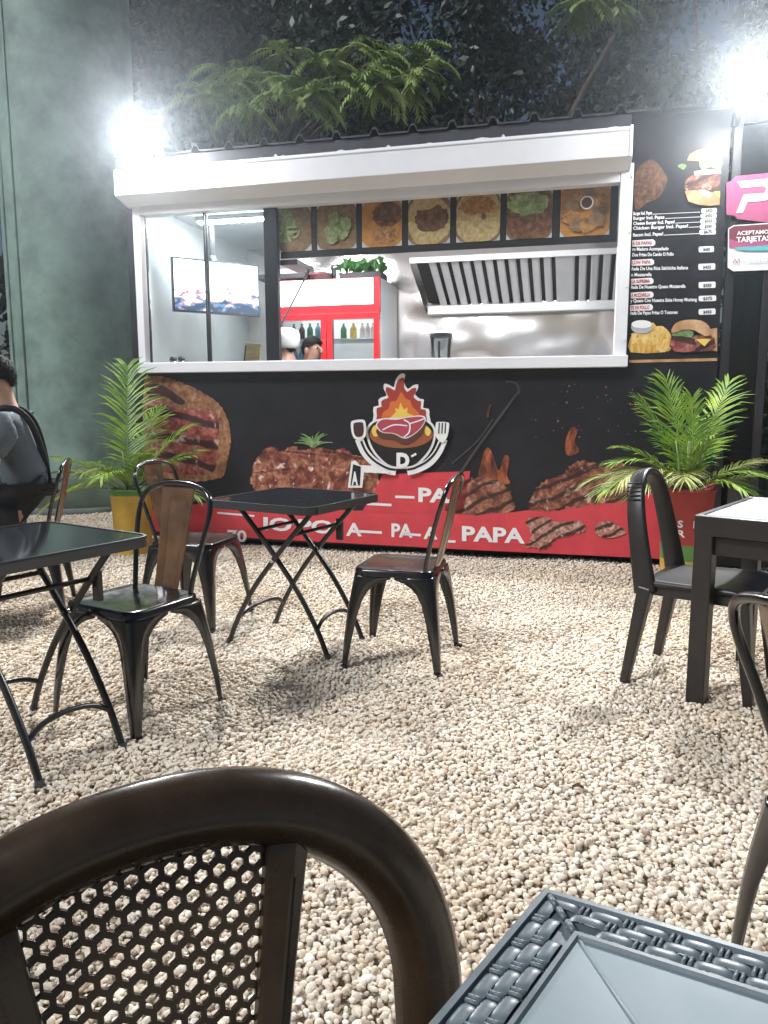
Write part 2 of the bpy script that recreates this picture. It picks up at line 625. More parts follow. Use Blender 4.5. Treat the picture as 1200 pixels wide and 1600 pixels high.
gi = ng.nodes.new('NodeGroupInput'); go = ng.nodes.new('NodeGroupOutput')
ip = ng.nodes.new('GeometryNodeInstanceOnPoints')
ci = ng.nodes.new('GeometryNodeCollectionInfo')
ci.inputs['Collection'].default_value = peb_col
ci.inputs['Separate Children'].default_value = True
ci.inputs['Reset Children'].default_value = True
rr_ = ng.nodes.new('FunctionNodeRandomValue'); rr_.data_type = 'FLOAT_VECTOR'
rr_.inputs[0].default_value = (-0.5, -0.5, 0); rr_.inputs[1].default_value = (0.5, 0.5, 6.283)
rs_ = ng.nodes.new('FunctionNodeRandomValue'); rs_.data_type = 'FLOAT'
rs_.inputs[2].default_value = 0.0062; rs_.inputs[3].default_value = 0.0134
ng.links.new(gi.outputs[0], ip.inputs['Points'])
ng.links.new(ci.outputs[0], ip.inputs['Instance'])
ip.inputs['Pick Instance'].default_value = True
ng.links.new(rr_.outputs[0], ip.inputs['Rotation'])
ng.links.new(rs_.outputs[1], ip.inputs['Scale'])
ng.links.new(ip.outputs[0], go.inputs[0])
gmod = gravel.modifiers.new('scatter', 'NODES')
gmod.node_group = ng

# ------------------------------------------------------------------ the food stand
stand = empty('food_stand', STAND_POS, STAND_ROT)
tag(stand, 'black food stand with white serving window, meat photo wrap and red band', 'food stand')
XL, XR = -4.14, 0.355            # body ends
DEP = 2.25                       # depth
WXL, WXR = -4.057, -0.246        # window frame outer
ZS, ZH = 1.418, 2.653            # sill underside, head underside
ZTOP = 3.075
FLOOR = 0.28
# front wall: pieces round the opening
w = MB()
w.box(XL, XR, 0, 0.05, 0.06, ZS + 0.02)
w.box(XL, WXL + 0.03, 0, 0.05, ZS + 0.02, ZTOP)
w.box(WXR - 0.03, XR, 0, 0.05, ZS + 0.02, ZTOP)
w.box(WXL + 0.03, WXR - 0.03, 0, 0.05, ZH + 0.06, ZTOP)
front = w.build('front_wall', M_VINYL, stand)
w = MB()
w.box(XL, XL + 0.05, 0.052, DEP, 0.06, ZTOP)
w.build('side_wall', mat('white_wall_panel', (0.62, 0.64, 0.65), rough=0.3, var=(2.0, 0.08), bump=(1.5, 0.15)), stand)
w = MB()
w.box(XR - 0.05, XR, 0.052, DEP, 0.06, ZTOP)
w.build('side_wall', M_STEEL, stand)
w = MB()
w.box(XL + 0.052, XR - 0.052, DEP - 0.05, DEP, 0.06, ZTOP)
w.build('back_wall', mat('rippled_steel_lining', (0.82, 0.755, 0.735), rough=0.15, metal=0.82, var=(1.5, 0.06), bump=(1.8, 1.0, 1)), stand)
for nd in MATS['rippled_steel_lining'].node_tree.nodes:
    if nd.type == 'BUMP': nd.inputs['Distance'].default_value = 0.06
w = MB()
w.box(XL + 0.052, XR - 0.052, 0.052, DEP - 0.052, FLOOR - 0.05, FLOOR)
w.build('floor', mat('stand_floor', (0.25, 0.25, 0.26), rough=0.6), stand)
w = MB()
w.box(XL + 0.052, XR - 0.052, 0.052, DEP - 0.052, 2.80, 2.85)
w.build('ceiling', mat('white_ceiling_panel', (0.60, 0.64, 0.66), rough=0.28, var=(1.4, 0.1), bump=(1.2, 0.3)), stand)
w = MB()
w.box(XL + 0.052, XR - 0.052, 0.0515, 0.0555, FLOOR + 0.01, ZS - 0.122)
w.box(XL + 0.052, XR - 0.052, 0.0515, 0.0555, ZH + 0.062, 2.79)
w.box(WXR - 0.028, XR - 0.052, 0.0515, 0.0555, ZS + 0.035, ZH + 0.06)
w.build('front_lining', mat('white_lining', (0.7, 0.68, 0.66), rough=0.4), stand)
w = MB()
w.box(XL + 0.1, XR - 0.1, 0.12, DEP - 0.1, -0.02, 0.056)
w.build('base_skid', mat('dark_skid', (0.02, 0.02, 0.02), rough=0.8), stand)
w = MB()
w.box(XL + 0.06, XR - 0.06, 0.056, 0.62, ZS - 0.12, ZS + 0.03)
w.build('counter', M_STEELB, stand, bevel=0.004)

# roof: dark corrugated metal, its front edge showing rib ends; a higher dark ridge behind
w = MB()
def roof_prof(x0, x1, pitch, z0):
    pts = [(x0, z0)]
    x = x0 + 0.10
    while x + 0.09 < x1:
        pts += [(x, z0), (x + 0.022, z0 + 0.045), (x + 0.048, z0 + 0.045), (x + 0.07, z0)]
        x += pitch
    pts.append((x1, z0))
    return pts
rp = roof_prof(XL - 0.02, XR + 0.12, 0.283, ZTOP + 0.0)
n = len(rp)
vs, fs = [], []
for (yy, dz) in ((-0.10, 0.0), (-0.10, 0.012), (DEP + 0.15, 0.372), (DEP + 0.15, 0.36)):
    vs += [(p[0], yy, p[1] + dz) for p in rp]
for a in range(4):
    b_ = (a + 1) % 4
    fs += [(a * n + i, a * n + i + 1, b_ * n + i + 1, b_ * n + i) for i in range(n - 1)]
w.add(vs, fs)
roof = w.build('roof', M_DARKMET, stand)
w = MB()
w.box(XL - 0.02, WXR - 0.03, -0.085, 0.0, ZTOP - 0.20, ZTOP - 0.004)
w.build('fascia', M_DARKMET, stand, bevel=0.004)

# white window frame
fr = MB()
sill = MB(); sill.box(WXL, WXR + 0.012, -0.075, 0.052, ZS, ZS + 0.082)
sill.build('window_sill', M_WHITE, stand, bevel=0.005)
for nm, (x0, x1, z0, z1, y0) in {'window_jamb': (WXL, WXL + 0.062, ZS + 0.084, ZH + 0.118, -0.045), 'window_jamb.001': (WXR - 0.085, WXR, ZS + 0.084, ZH + 0.118, -0.045)}.items():
    j = MB(); j.box(x0, x1, y0, 0.05, z0, z1)
    j.build('window_jamb', M_WHITE, stand, bevel=0.004)
h = MB(); h.box(WXL + 0.064, WXR - 0.087, -0.042, 0.05, ZH, ZH + 0.118)
h.build('window_head', M_WHITE, stand, bevel=0.004)
for i in range(4):
    s_ = MB(); s_.smooth = True
    zz = 1.60 + i * 0.36
    s_.lathe([(0.0065, 0), (0.0065, 0.003), (0.003, 0.005)], 10)
    s_.build('screw', M_STEELB, stand, loc=(WXR - 0.012, -0.046, zz), rot=(R(90), 0, 0))

# roll-up shutter box above the window
sb = MB()
prof = [(0.0, 2.985), (-0.19, 2.961), (-0.203, 2.948), (-0.203, 2.772), (-0.048, 2.722), (0.0, 2.722)]
sb.prism(prof, -4.083, -0.286, 'x')
shut = sb.build('shutter_box', M_WHITE, stand, bevel=0.004)
se = MB()
se.prism([(p[0] - 0.0 if i not in (1, 2, 3) else p[0] - 0.006, p[1] + (0.006 if i < 3 else -0.004)) for i, p in enumerate(prof)], -0.286, -0.268, 'x')
se.build('end_cap', M_WHITE, shut, bevel=0.003)
se = MB()
se.prism([(p[0] if i not in (1, 2, 3) else p[0] - 0.006, p[1] + (0.006 if i < 3 else -0.004)) for i, p in enumerate(prof)], -4.10, -4.083, 'x')
se.build('end_cap', M_WHITE, shut, bevel=0.003)
sm_ = MB(); sm_.box(-4.08, -0.29, -0.2065, -0.203, 2.93, 2.936)
sm_.build('seam', mat('seam_shadow_gap', (0.45, 0.45, 0.47), rough=0.6), shut)
# torn sealing foam along the top of the box
foam = MB()
x = -4.0
while x < -0.3:
    wd = random.uniform(0.02, 0.22)
    hh = random.choice([0.004, 0.006, 0.008, 0.012, 0.02]) * random.uniform(0.6, 1.3)
    foam.prism([(x, 2.962), (x + wd * 0.25, 2.966 + hh * 0.7), (x + wd * 0.5, 2.966 + hh), (x + wd * 0.8, 2.965 + hh * 0.5), (x + wd, 2.962)], -0.155, -0.13, 'y')
    x += wd * random.uniform(0.9, 1.6)
tag(foam.build('sealant', mat('sealant_white', (0.7, 0.69, 0.7), rough=0.8), shut), kind='stuff')

# black mullion, glass panes, thin sliding frames
w = MB(); w.box(-2.955, -2.845, 0.0, 0.05, ZS + 0.084, ZH + 0.06)
w.build('mullion', mat('black_aluminium', (0.02, 0.02, 0.026), rough=0.35, metal=0.3), stand, bevel=0.003)
gf = mat('dark_sash', (0.03, 0.03, 0.035), rough=0.4, metal=0.3)
for x in (-3.985, -3.47, -3.45):
    w = MB(); w.box(x, x + 0.011, 0.012, 0.034, ZS + 0.086, ZH + 0.055)
    w.build('sash_bar', gf, stand)
w = MB(); w.box(-3.97, -2.957, 0.021, 0.025, ZS + 0.086, ZH + 0.058)
w.build('window_pane', glass_mat('window_glass', (0.93, 0.98, 0.98), 0.03), stand)
# propped black flap with its stay
w = MB()
w.box(-2.845, -2.70, 0.05, 0.42, 2.235, 2.275)
w.build('flap', gf, stand, bevel=0.003)
w = MB(); w.bar((-2.72, 0.36, 2.235), (-2.84, 0.056, 1.80), 0.012, 0.012)
w.build('stay_rod', gf, stand)

# LED battens inside; the low front one hangs unseen to brighten the hood
for (x0, x1, yy) in ((-3.9, -2.7, 0.75), (-2.6, -0.5, 0.30)):
    zb_ = 2.765 if yy > 0.5 else 2.44
    b0 = MB(); b0.box(x0, x1, yy - 0.04, yy + 0.04, zb_, zb_ + 0.033)
    la = b0.build('batten_lamp', M_WHITE, stand)
    if yy < 0.5:
        for xx in (x0 + 0.2, x1 - 0.2):
            hb = MB(); hb.bar((xx, yy, zb_ + 0.034), (xx, yy, 2.799), 0.012, 0.012); hb.build('hanger', gf, la)
    b0 = MB(); b0.box(x0 + 0.02, x1 - 0.02, yy - 0.03, yy + 0.03, zb_ - 0.015, zb_ - 0.001)
    b0.build('tube', emit_mat('led_batten', (0.96, 0.98, 1.0), 80.0), la)

# extractor hood: lip, slanting filters, gutter, cheek
hood = empty('range_hood', (0, 0, 0), 0, stand)
HXL, HXR, HYF, HYB, HZF, HZB = -2.10, XR - 0.07, 1.36, 2.13, 2.46, 2.14
w = MB(); w.box(HXL, HXR, HYF - 0.02, HYF, HZF - 0.03, HZF + 0.02)
w.build('lip', mat('hood_pale_steel', (0.86, 0.86, 0.86), rough=0.3, metal=0.1, var=(5, 0.06)), hood)
w = MB()
w.add([(HXL, HYF, HZF + 0.02), (HXL, HYB + 0.06, HZF + 0.02), (HXL, HYB + 0.06, HZB - 0.06), (HXL, HYB - 0.02, HZB - 0.06), (HXL, HYF, HZF - 0.03)], [(0, 1, 2, 3, 4)])
w.build('cheek', M_STEEL, hood, solid=0.004)
w = MB(); w.box(HXL + 0.02, HXR, HYB - 0.05, HYB + 0.06, HZB - 0.09, HZB - 0.0)
w.build('gutter', MATS['hood_pale_steel'], hood, bevel=0.01)
w = MB()
w.add([(HXL + 0.03, HYF + 0.07, HZF + 0.035), (HXR, HYF + 0.07, HZF + 0.035), (HXR, HYB - 0.01, HZB + 0.03), (HXL + 0.03, HYB - 0.01, HZB + 0.03)], [(0, 1, 2, 3)])
w.build('filter_backing', mat('greasy_dark', (0.03, 0.026, 0.02), rough=0.6), hood)
xb = HXL + 0.15
bafm = None
k = 0
while xb < HXR - 0.06:
    wd = 0.070
    if k == 11: wd = 0.17
    q = MB()
    q.prism([(0, 0), (wd, 0), (wd - 0.012, 0.014), (0.012, 0.014)], 0, 0.79, 'z')
    o = q.build('baffle', MATS['hood_pale_steel'], hood)
    d = Vector((0, HYB - HYF - 0.10, HZB - HZF)).normalized()
    zx = d; xx = Vector((1, 0, 0)); yy_ = zx.cross(xx)
    mt = Matrix((xx, yy_, zx)).transposed().to_4x4()
    if yy_.z > 0:
        mt = Matrix((xx, -yy_, zx)).transposed().to_4x4()
    mt.translation = (xb, HYF + 0.06, HZF + 0.015)
    o.matrix_basis = mt
    xb += wd + 0.034
    k += 1

# ---- printed picture strip under the window head
ps = MB(); ps.box(-2.84, WXR - 0.09, 0.06, 0.075, 2.285, ZH + 0.05)
strip = ps.build('picture_strip', mat('strip_black', (0.012, 0.012, 0.013), rough=0.45), stand)
C_ = {
 'lettuce': ramp_mat('print_lettuce', [(0, (0.087, 0.113, 0.027)), (0.5, (0.190, 0.234, 0.087)), (1, (0.391, 0.407, 0.217))], 26),
 'rice': ramp_mat('print_rice', [(0, (0.277, 0.174, 0.052)), (0.5, (0.391, 0.287, 0.122)), (1, (0.451, 0.391, 0.244))], 45),
 'meatp': ramp_mat('print_stew', [(0, (0.043, 0.020, 0.010)), (0.5, (0.113, 0.048, 0.021)), (1, (0.225, 0.104, 0.043))], 30),
 'fried': ramp_mat('print_fried', [(0, (0.139, 0.052, 0.013)), (0.5, (0.287, 0.130, 0.035)), (1, (0.417, 0.244, 0.087))], 34, distort=1.0),
 'orange': ramp_mat('print_orange', [(0, (0.304, 0.113, 0.017)), (1, (0.434, 0.209, 0.043))], 25),
 'brownp': ramp_mat('print_brown', [(0, (0.113, 0.064, 0.027)), (1, (0.234, 0.147, 0.070))], 28),
}
M_PLATE = mat('print_plate', (0.42, 0.42, 0.46), rough=0.5)
edges_px = [(432, 487), (496, 557), (566, 628), (638, 703), (713, 781), (791, 862), (875, 952)]
tops = [326, 321, 316, 312, 306, 297, 290]
bots = [390, 387, 384, 381, 376, 369, 361]
foods = [('lettuce', 'brownp', 'green_strips'), ('brownp', 'lettuce', 'leaf'), ('fried', 'meatp', 'half'), ('rice', 'meatp', 'ring'), ('rice', 'fried', 'plain'), ('meatp', 'lettuce', 'top'), ('fried', 'fried', 'bowl')]
for i, (ex_, tp, bt, fd) in enumerate(zip(edges_px, tops, bots, foods)):
    xm = (ex_[0] + ex_[1]) / 2
    x0, _ = on_stand(ex_[0], bt, 0.06); x1, _ = on_stand(ex_[1], bt, 0.06)
    z1, z0 = ZH + 0.04, 2.335
    p = Print(0.06, 0.0015, px=False)
    p.k = 0
    p.poly(M_PLATE, [(x0, z0), (x1, z0), (x1, z1), (x0, z1)])
    cx, cz = (x0 + x1) / 2, (z0 + z1) / 2 - 0.01
    rr = (x1 - x0) / 2
    def clipell(material, c, rx, ry, jit):
        n = 30
        pts = []
        for k in range(n):
            a = 2 * math.pi * k / n
            jj = 1 + jit * random.uniform(-1, 1)
            pts.append((min(max(c[0] + rx * jj * math.cos(a), x0), x1), min(max(c[1] + ry * jj * math.sin(a), z0), z1)))
        p.poly(material, pts)
    clipell(C_['brownp'] if i not in (2, 6) else C_['orange'], (cx, cz), rr * 1.24, rr * 1.36, 0.015)
    if fd[2] == 'green_strips':
        clipell(C_['brownp'], (cx, cz), rr * 1.0, rr, 0.08)
        clipell(C_['lettuce'], (cx - 0.07, cz + 0.03), rr * 0.6, rr * 0.9, 0.12)
        for k in range(7):
            a = random.uniform(0, 6.28)
            pp = [(cx + 0.06 * math.cos(a + t) * (1 - 0.1 * t), cz + (0.11 - 0.02 * k) * math.sin(a + t)) for t in (0, 0.7, 1.4)]
            p.stroke(mat('print_pepper', (0.26, 0.34, 0.12), rough=0.5), [(min(max(q[0], x0), x1), min(max(q[1], z0), z1)) for q in pp], 0.014)
    elif fd[2] == 'leaf':
        for k in range(9):
            a = k * 2.4
            clipell(C_['lettuce'], (cx + 0.028 * math.sqrt(k) * math.cos(a), cz - 0.02 + 0.03 * math.sqrt(k) * math.sin(a)), 0.045, 0.045, 0.2)
    elif fd[2] == 'half':
        clipell(C_['meatp'], (cx + 0.04, cz + 0.06), rr * 0.72, rr * 0.62, 0.06)
        clipell(C_['fried'], (cx + 0.03, cz - 0.085), rr * 0.62, rr * 0.4, 0.1)
    elif fd[2] == 'ring':
        clipell(C_['rice'], (cx, cz), rr * 1.08, rr * 1.15, 0.05)
        clipell(C_['meatp'], (cx + 0.02, cz + 0.01), rr * 0.85, rr * 0.6, 0.1)
        clipell(C_['rice'], (cx - 0.03, cz + 0.12), rr * 0.6, rr * 0.3, 0.1)
    elif fd[2] == 'plain':
        clipell(C_['rice'], (cx, cz), rr * 1.12, rr * 1.25, 0.04)
        clipell(C_['fried'], (cx - 0.01, cz + 0.08), rr * 0.8, rr * 0.4, 0.15)
        clipell(C_['meatp'], (cx + 0.04, cz + 0.0), 0.02, 0.02, 0.1)
    elif fd[2] == 'top':
        clipell(C_['meatp'], (cx, cz), rr * 1.15, rr * 1.25, 0.04)
        clipell(C_['lettuce'], (cx - 0.01, cz + 0.07), rr * 0.9, rr * 0.5, 0.15)
    else:
        for k in range(9):
            a = k * 0.7
            clipell(C_['fried'] if k % 2 else C_['brownp'], (cx + rr * 0.62 * math.cos(a), cz + rr * 0.62 * math.sin(a)), 0.055, 0.05, 0.2)
        clipell(mat('print_ringwhite', (0.6, 0.58, 0.55)), (cx + 0.01, cz + 0.05), 0.045, 0.045, 0)
        clipell(mat('print_sauce', (0.06, 0.02, 0.012)), (cx + 0.01, cz + 0.05), 0.036, 0.036, 0)
    p.done('dish_picture', strip)

# ---- the printed wrap on the front wall (flat print)
OFF = 0.0
S_CRUST = ramp_mat('print_crust', [(0, (0.20, 0.07, 0.03)), (0.5, (0.38, 0.17, 0.075)), (1, (0.50, 0.27, 0.14))], 8, distort=1.2)
S_PINK = ramp_mat('print_rare_meat', [(0, (0.16, 0.02, 0.02)), (0.45, (0.36, 0.075, 0.065)), (0.8, (0.50, 0.18, 0.15)), (1, (0.66, 0.45, 0.40))], 14, distort=0.8)
S_CHAR = ramp_mat('print_char', [(0, (0.02, 0.008, 0.007)), (1, (0.09, 0.025, 0.02))], 30)
S_FAT = ramp_mat('print_fat', [(0, (0.5, 0.25, 0.2)), (1, (0.72, 0.55, 0.5))], 40)
S_RIB = ramp_mat('print_glazed_ribs', [(0, (0.04, 0.010, 0.008)), (0.35, (0.22, 0.045, 0.030)), (0.62, (0.42, 0.15, 0.085)), (0.82, (0.62, 0.36, 0.26)), (1, (0.85, 0.72, 0.66))], 17, distort=1.0, detail=8)
S_GRILL = ramp_mat('print_grilled', [(0, (0.03, 0.010, 0.008)), (0.4, (0.16, 0.045, 0.03)), (0.7, (0.36, 0.14, 0.08)), (1, (0.58, 0.36, 0.25))], 16, distort=1.5, detail=7)
S_FLAME = ramp_mat('print_flame', [(0, (0.015, 0.010, 0.010)), (0.45, (0.16, 0.035, 0.015)), (1, (0.50, 0.15, 0.05))], 14, stretch=(1.4, 1, 0.45), detail=7)
S_HERB = ramp_mat('print_herb', [(0, (0.06, 0.13, 0.03)), (1, (0.28, 0.40, 0.17))], 30)

def meat_mat(name, stops, scale, fine=70, spec_n=26, spec_amt=0.55, band=None):
    m = ramp_mat(name, stops, scale, distort=1.1, detail=9)
    nt = m.node_tree
    b = nt.nodes['Principled BSDF']
    src = b.inputs['Base Color'].links[0].from_socket
    tc = nt.nodes.new('ShaderNodeTexCoord')
    def mix(a, fac, colr, blend='MIX'):
        mx = nt.nodes.new('ShaderNodeMix'); mx.data_type = 'RGBA'; mx.blend_type = blend
        nt.links.new(a, mx.inputs['A']); mx.inputs['B'].default_value = tuple(colr) + (1,)
        nt.links.new(fac, mx.inputs['Factor'])
        return mx.outputs['Result']
    def rng_(sock, a, c, d=0.0, e=1.0):
        mr = nt.nodes.new('ShaderNodeMapRange'); mr.inputs[1].default_value = a; mr.inputs[2].default_value = c; mr.inputs[3].default_value = d; mr.inputs[4].default_value = e
        nt.links.new(sock, mr.inputs[0]); return mr.outputs[0]
    nf = nt.nodes.new('ShaderNodeTexNoise'); nf.inputs['Scale'].default_value = fine; nf.inputs['Detail'].default_value = 6
    nt.links.new(tc.outputs['Object'], nf.inputs['Vector'])
    src = mix(src, rng_(nf.outputs[0], 0.60, 0.36, 0, 0.55), (0.02, 0.006, 0.005))
    if band:
        wv = nt.nodes.new('ShaderNodeTexWave'); wv.bands_direction = 'Z'; wv.inputs['Scale'].default_value = band[0]; wv.inputs['Distortion'].default_value = band[1]; wv.inputs['Detail'].default_value = 3; wv.inputs['Detail Scale'].default_value = 1.2
        mp = nt.nodes.new('ShaderNodeMapping'); mp.inputs['Rotation'].default_value = (0, R(band[2]), 0)
        nt.links.new(tc.outputs['Object'], mp.inputs[0]); nt.links.new(mp.outputs[0], wv.inputs['Vector'])
        src = mix(src, rng_(wv.outputs[1], 0.34, 0.14, 0, 0.92), (0.03, 0.009, 0.008))
    vo = nt.nodes.new('ShaderNodeTexNoise'); vo.inputs['Scale'].default_value = spec_n; vo.inputs['Detail'].default_value = 3; vo.inputs['Distortion'].default_value = 0.6
    nt.links.new(tc.outputs['Object'], vo.inputs['Vector'])
    src = mix(src, rng_(vo.outputs[0], 0.60, 0.72, 0, spec_amt), (0.85, 0.68, 0.60))
    nt.links.new(src, b.inputs['Base Color'])
    return m
S_PINK = meat_mat('print_sliced_steak', [(0, (0.22, 0.03, 0.03)), (0.45, (0.40, 0.09, 0.075)), (0.8, (0.52, 0.20, 0.16)), (1, (0.64, 0.40, 0.34))], 9, 34, 13, 0.7, (1.75, 3.2, -8))
S_CRUST = meat_mat('print_seared_crust', [(0, (0.17, 0.06, 0.03)), (0.5, (0.40, 0.18, 0.08)), (1, (0.54, 0.30, 0.16))], 6, 26, 14, 0.2)
S_RIB = meat_mat('print_ribs', [(0, (0.05, 0.012, 0.010)), (0.35, (0.22, 0.05, 0.032)), (0.62, (0.42, 0.15, 0.085)), (1, (0.60, 0.32, 0.20))], 9, 34, 17, 0.95)
S_GRILL = meat_mat('print_grilled_meat', [(0, (0.03, 0.010, 0.008)), (0.4, (0.20, 0.06, 0.035)), (0.7, (0.40, 0.16, 0.09)), (1, (0.58, 0.34, 0.22))], 9, 36, 18, 0.45, (3.4, 4.0, 25))
p = Print(OFF)
p.poly(S_CRUST, [(226, 600), (240, 588), (262, 590), (290, 600), (322, 616), (345, 634), (357, 660), (361, 690), (355, 722), (347, 744), (310, 752), (255, 745), (226, 720)], smooth=4, jit=0.003)
p.poly(S_PINK, [(232, 630), (258, 628), (285, 640), (318, 640), (338, 648), (343, 675), (339, 712), (332, 738), (290, 742), (245, 732), (232, 700)], smooth=4)
p.poly(S_CHAR, [(228, 604), (250, 600), (275, 615), (290, 628), (280, 632), (255, 618), (236, 622)], smooth=3)
p.done('steak_print', front)

p = Print(OFF)
p.poly(S_RIB, [(393, 745), (398, 724), (410, 706), (424, 698), (440, 704), (458, 697), (476, 704), (498, 698), (516, 706), (538, 701), (556, 712), (575, 714), (588, 735), (592, 760), (560, 790), (480, 794), (430, 780), (396, 762)], smooth=4, jit=0.006)
p.k += 1
p.k = round(p.k) + 1
for i in range(16):
    a = R(-165 + i * 10 + random.uniform(-6, 6))
    L = random.uniform(14, 30)
    p.stroke(S_HERB, [(490, 698), (490 + L * 0.55 * math.cos(a), 698 + L * 0.55 * math.sin(a) - 2), (490 + L * 1.15 * math.cos(a), 698 + L * 0.85 * math.sin(a))], 4.2, w2=0.8, same=True)
    p.k += 0.01
p.done('ribs_print', front)

p = Print(OFF)
p.poly(S_FLAME, [(750, 752), (752, 722), (760, 700), (768, 705), (774, 722), (780, 735), (788, 712), (796, 716), (792, 742), (795, 756)], smooth=4)
p.poly(S_GRILL, [(700, 800), (708, 770), (722, 752), (745, 746), (770, 748), (792, 760), (800, 778), (796, 800)], smooth=4, jit=0.006)
p.done('grilled_meat_print', front)
p = Print(OFF)
p.poly(S_FLAME, [(884, 708), (884, 688), (893, 668), (902, 672), (898, 690), (905, 704), (893, 712)], smooth=4)
p.poly(S_GRILL, [(832, 798), (834, 770), (852, 752), (878, 742), (900, 722), (925, 722), (945, 730), (975, 724), (998, 738), (1004, 770), (985, 780), (910, 790)], smooth=4, jit=0.006)
p.done('chicken_print', front)
p = Print(OFF)
DG = mat('print_dark_grey', (0.055, 0.05, 0.055), rough=0.4)
p.stroke(DG, [(812, 612), (806, 599), (790, 596)], 3.0)
p.stroke(DG, [(811, 612), (790, 640), (750, 695), (716, 744)], 5.0)
p.stroke(M_PK, [(809, 616), (790, 644), (752, 695), (722, 740)], 2.0)
p.stroke(DG, [(770, 655), (745, 690), (706, 724)], 2.2)
p.stroke(S_FLAME, [(767, 632), (764, 640), (762, 652)], 3.5, same=True)
p.done('tongs_print', front)
p = Print(OFF)
p.k += 1
for i in range(46):
    x, y = random.uniform(830, 1010), random.uniform(596, 700)
    r_ = random.choice([0.7, 0.8, 1.0, 1.3, 1.9]) * random.uniform(0.6, 1.1)
    p.ell(mat('print_ember', (0.20, 0.12, 0.11)) if i % 4 else mat('print_ember_red', (0.30, 0.06, 0.03)), (x, y), r_, r_, 7, same=True)
tag(p.done('ember_print', front), kind='stuff')

p = Print(OFF)
p.poly(M_RED, [(231, 797), (345, 783), (540, 797), (720, 803), (793, 801), (900, 788), (977, 778), (1000, 774), (1060, 762), (1116, 752), (1116, 877), (716, 858), (392, 840.5), (231, 829)])
p.poly(M_RED, [(566, 799), (585, 768), (598, 741), (735, 736), (730, 770), (722, 804)])
for (a, b, h) in ((('70', (356, 845), (386, 846), 17), 0, 0),):
    p.text(M_PW, a[0], a[1], a[2], a[3], bold=0.03)
p.text(M_PW, "IO'POʻ", (412, 827), (533, 834), 19, bold=0.035, same=True)
p.text(M_PW, 'A', (541, 836), (566, 837), 19, bold=0.035, same=True)
p.text(M_PW, 'PA', (612, 838), (645, 839), 20, bold=0.035, same=True)
p.text(M_PW, 'A', (662, 841), (684, 842), 18, bold=0.035, same=True)
p.text(M_PW, 'PAPA', (722, 844), (820, 848), 22, bold=0.035, same=True)
p.text(M_PW, 'PA', (654, 783), (703, 785), 21, bold=0.035, same=True)
for (a, b, ww) in (((560, 830), (597, 832), 4), ((690, 845), (712, 846), 4), ((618, 776), (648, 777), 4), ((574, 787), (612, 789), 4), ((700, 782), (714, 783), 4), ((340, 801), (398, 806), 3), ((630, 834), (658, 836), 4)):
    p.stroke(M_PW, [a, b], ww, same=True)
p.k += 1
S_SHRIMP = meat_mat('print_skewer', [(0, (0.30, 0.05, 0.045)), (0.5, (0.52, 0.24, 0.17)), (1, (0.72, 0.52, 0.44))], 14, 60, 20, 0.7, (4.5, 4.0, 30))
p.poly(S_SHRIMP, [(822, 814), (850, 808), (872, 815), (905, 814), (915, 828), (890, 836), (868, 842), (852, 856), (824, 852), (832, 836)], smooth=4, jit=0.006)
p.poly(S_SHRIMP, [(930, 820), (950, 814), (968, 822), (978, 832), (955, 840), (934, 836)], smooth=4, same=True)
p.done('red_band_print', front)

# emblem: flames over a steak in a bowl with spatula and fork
Zx = lambda pts: [(340 + x / 2.857, 570 + y / 2.857) for x, y in pts]
lg = Print(OFF)
FL_R = mat('emblem_red', (0.36, 0.045, 0.03)); FL_O = mat('emblem_orange', (0.66, 0.16, 0.03)); FL_Y = mat('emblem_yellow', (0.80, 0.55, 0.10))
BWL = mat('emblem_brown', (0.30, 0.09, 0.035)); STK = mat('emblem_steak', (0.42, 0.055, 0.085)); STD = mat('emblem_steak_side', (0.10, 0.035, 0.025))
flame = [(825, 38), (838, 45), (834, 80), (850, 108), (872, 92), (896, 88), (893, 112), (882, 132), (905, 152), (922, 156), (918, 192), (942, 196), (946, 225), (934, 300), (712, 300), (697, 225), (697, 188), (720, 182), (718, 158), (732, 145), (756, 136), (742, 108), (745, 84), (768, 90), (788, 100), (794, 70), (808, 48)]
lg.poly(M_PW, Zx(flame), smooth=2)
fin = [(822 + (x - 822) * 0.88, 200 + (y - 200) * 0.90 + 4) for x, y in flame]
lg.poly(FL_R, Zx(fin), smooth=2)
lg.poly(FL_O, Zx([(820, 120), (840, 150), (862, 160), (872, 190), (900, 215), (898, 260), (745, 260), (738, 215), (765, 195), (772, 165), (800, 160)]), smooth=2)
lg.poly(FL_Y, Zx([(818, 168), (832, 200), (850, 190), (848, 215), (876, 226), (866, 260), (778, 260), (772, 236), (797, 212), (794, 190), (808, 200)]), smooth=1)
lg.poly(M_PW, Zx([(664, 300), (684, 258), (730, 240), (822, 236), (915, 240), (960, 262), (976, 305), (962, 368), (922, 424), (872, 460), (775, 460), (720, 420), (682, 368)]), smooth=4)
lg.poly(M_PK, Zx([(674, 302), (692, 264), (735, 248), (822, 244), (912, 248), (952, 268), (966, 305), (952, 364), (914, 416), (866, 450), (780, 450), (728, 414), (692, 364)]), smooth=4)
lg.ell(BWL, Zx([(822, 312)])[0], 142 / 2.857, 60 / 2.857)
lg.poly(FL_Y, Zx([(690, 292), (702, 270), (716, 272), (722, 300), (716, 318), (700, 318)]), smooth=3)
lg.poly(FL_Y, Zx([(930, 272), (944, 280), (954, 296), (946, 316), (932, 312), (926, 290)]), smooth=3, same=True)
stk = [(712, 262), (738, 240), (800, 242), (850, 232), (915, 226), (932, 246), (905, 290), (862, 322), (832, 328), (790, 308), (738, 302), (714, 280)]
lg.poly(STD, Zx([(x, y + 28) for x, y in stk]), smooth=3)
lg.poly(M_PW, Zx(stk), smooth=3)
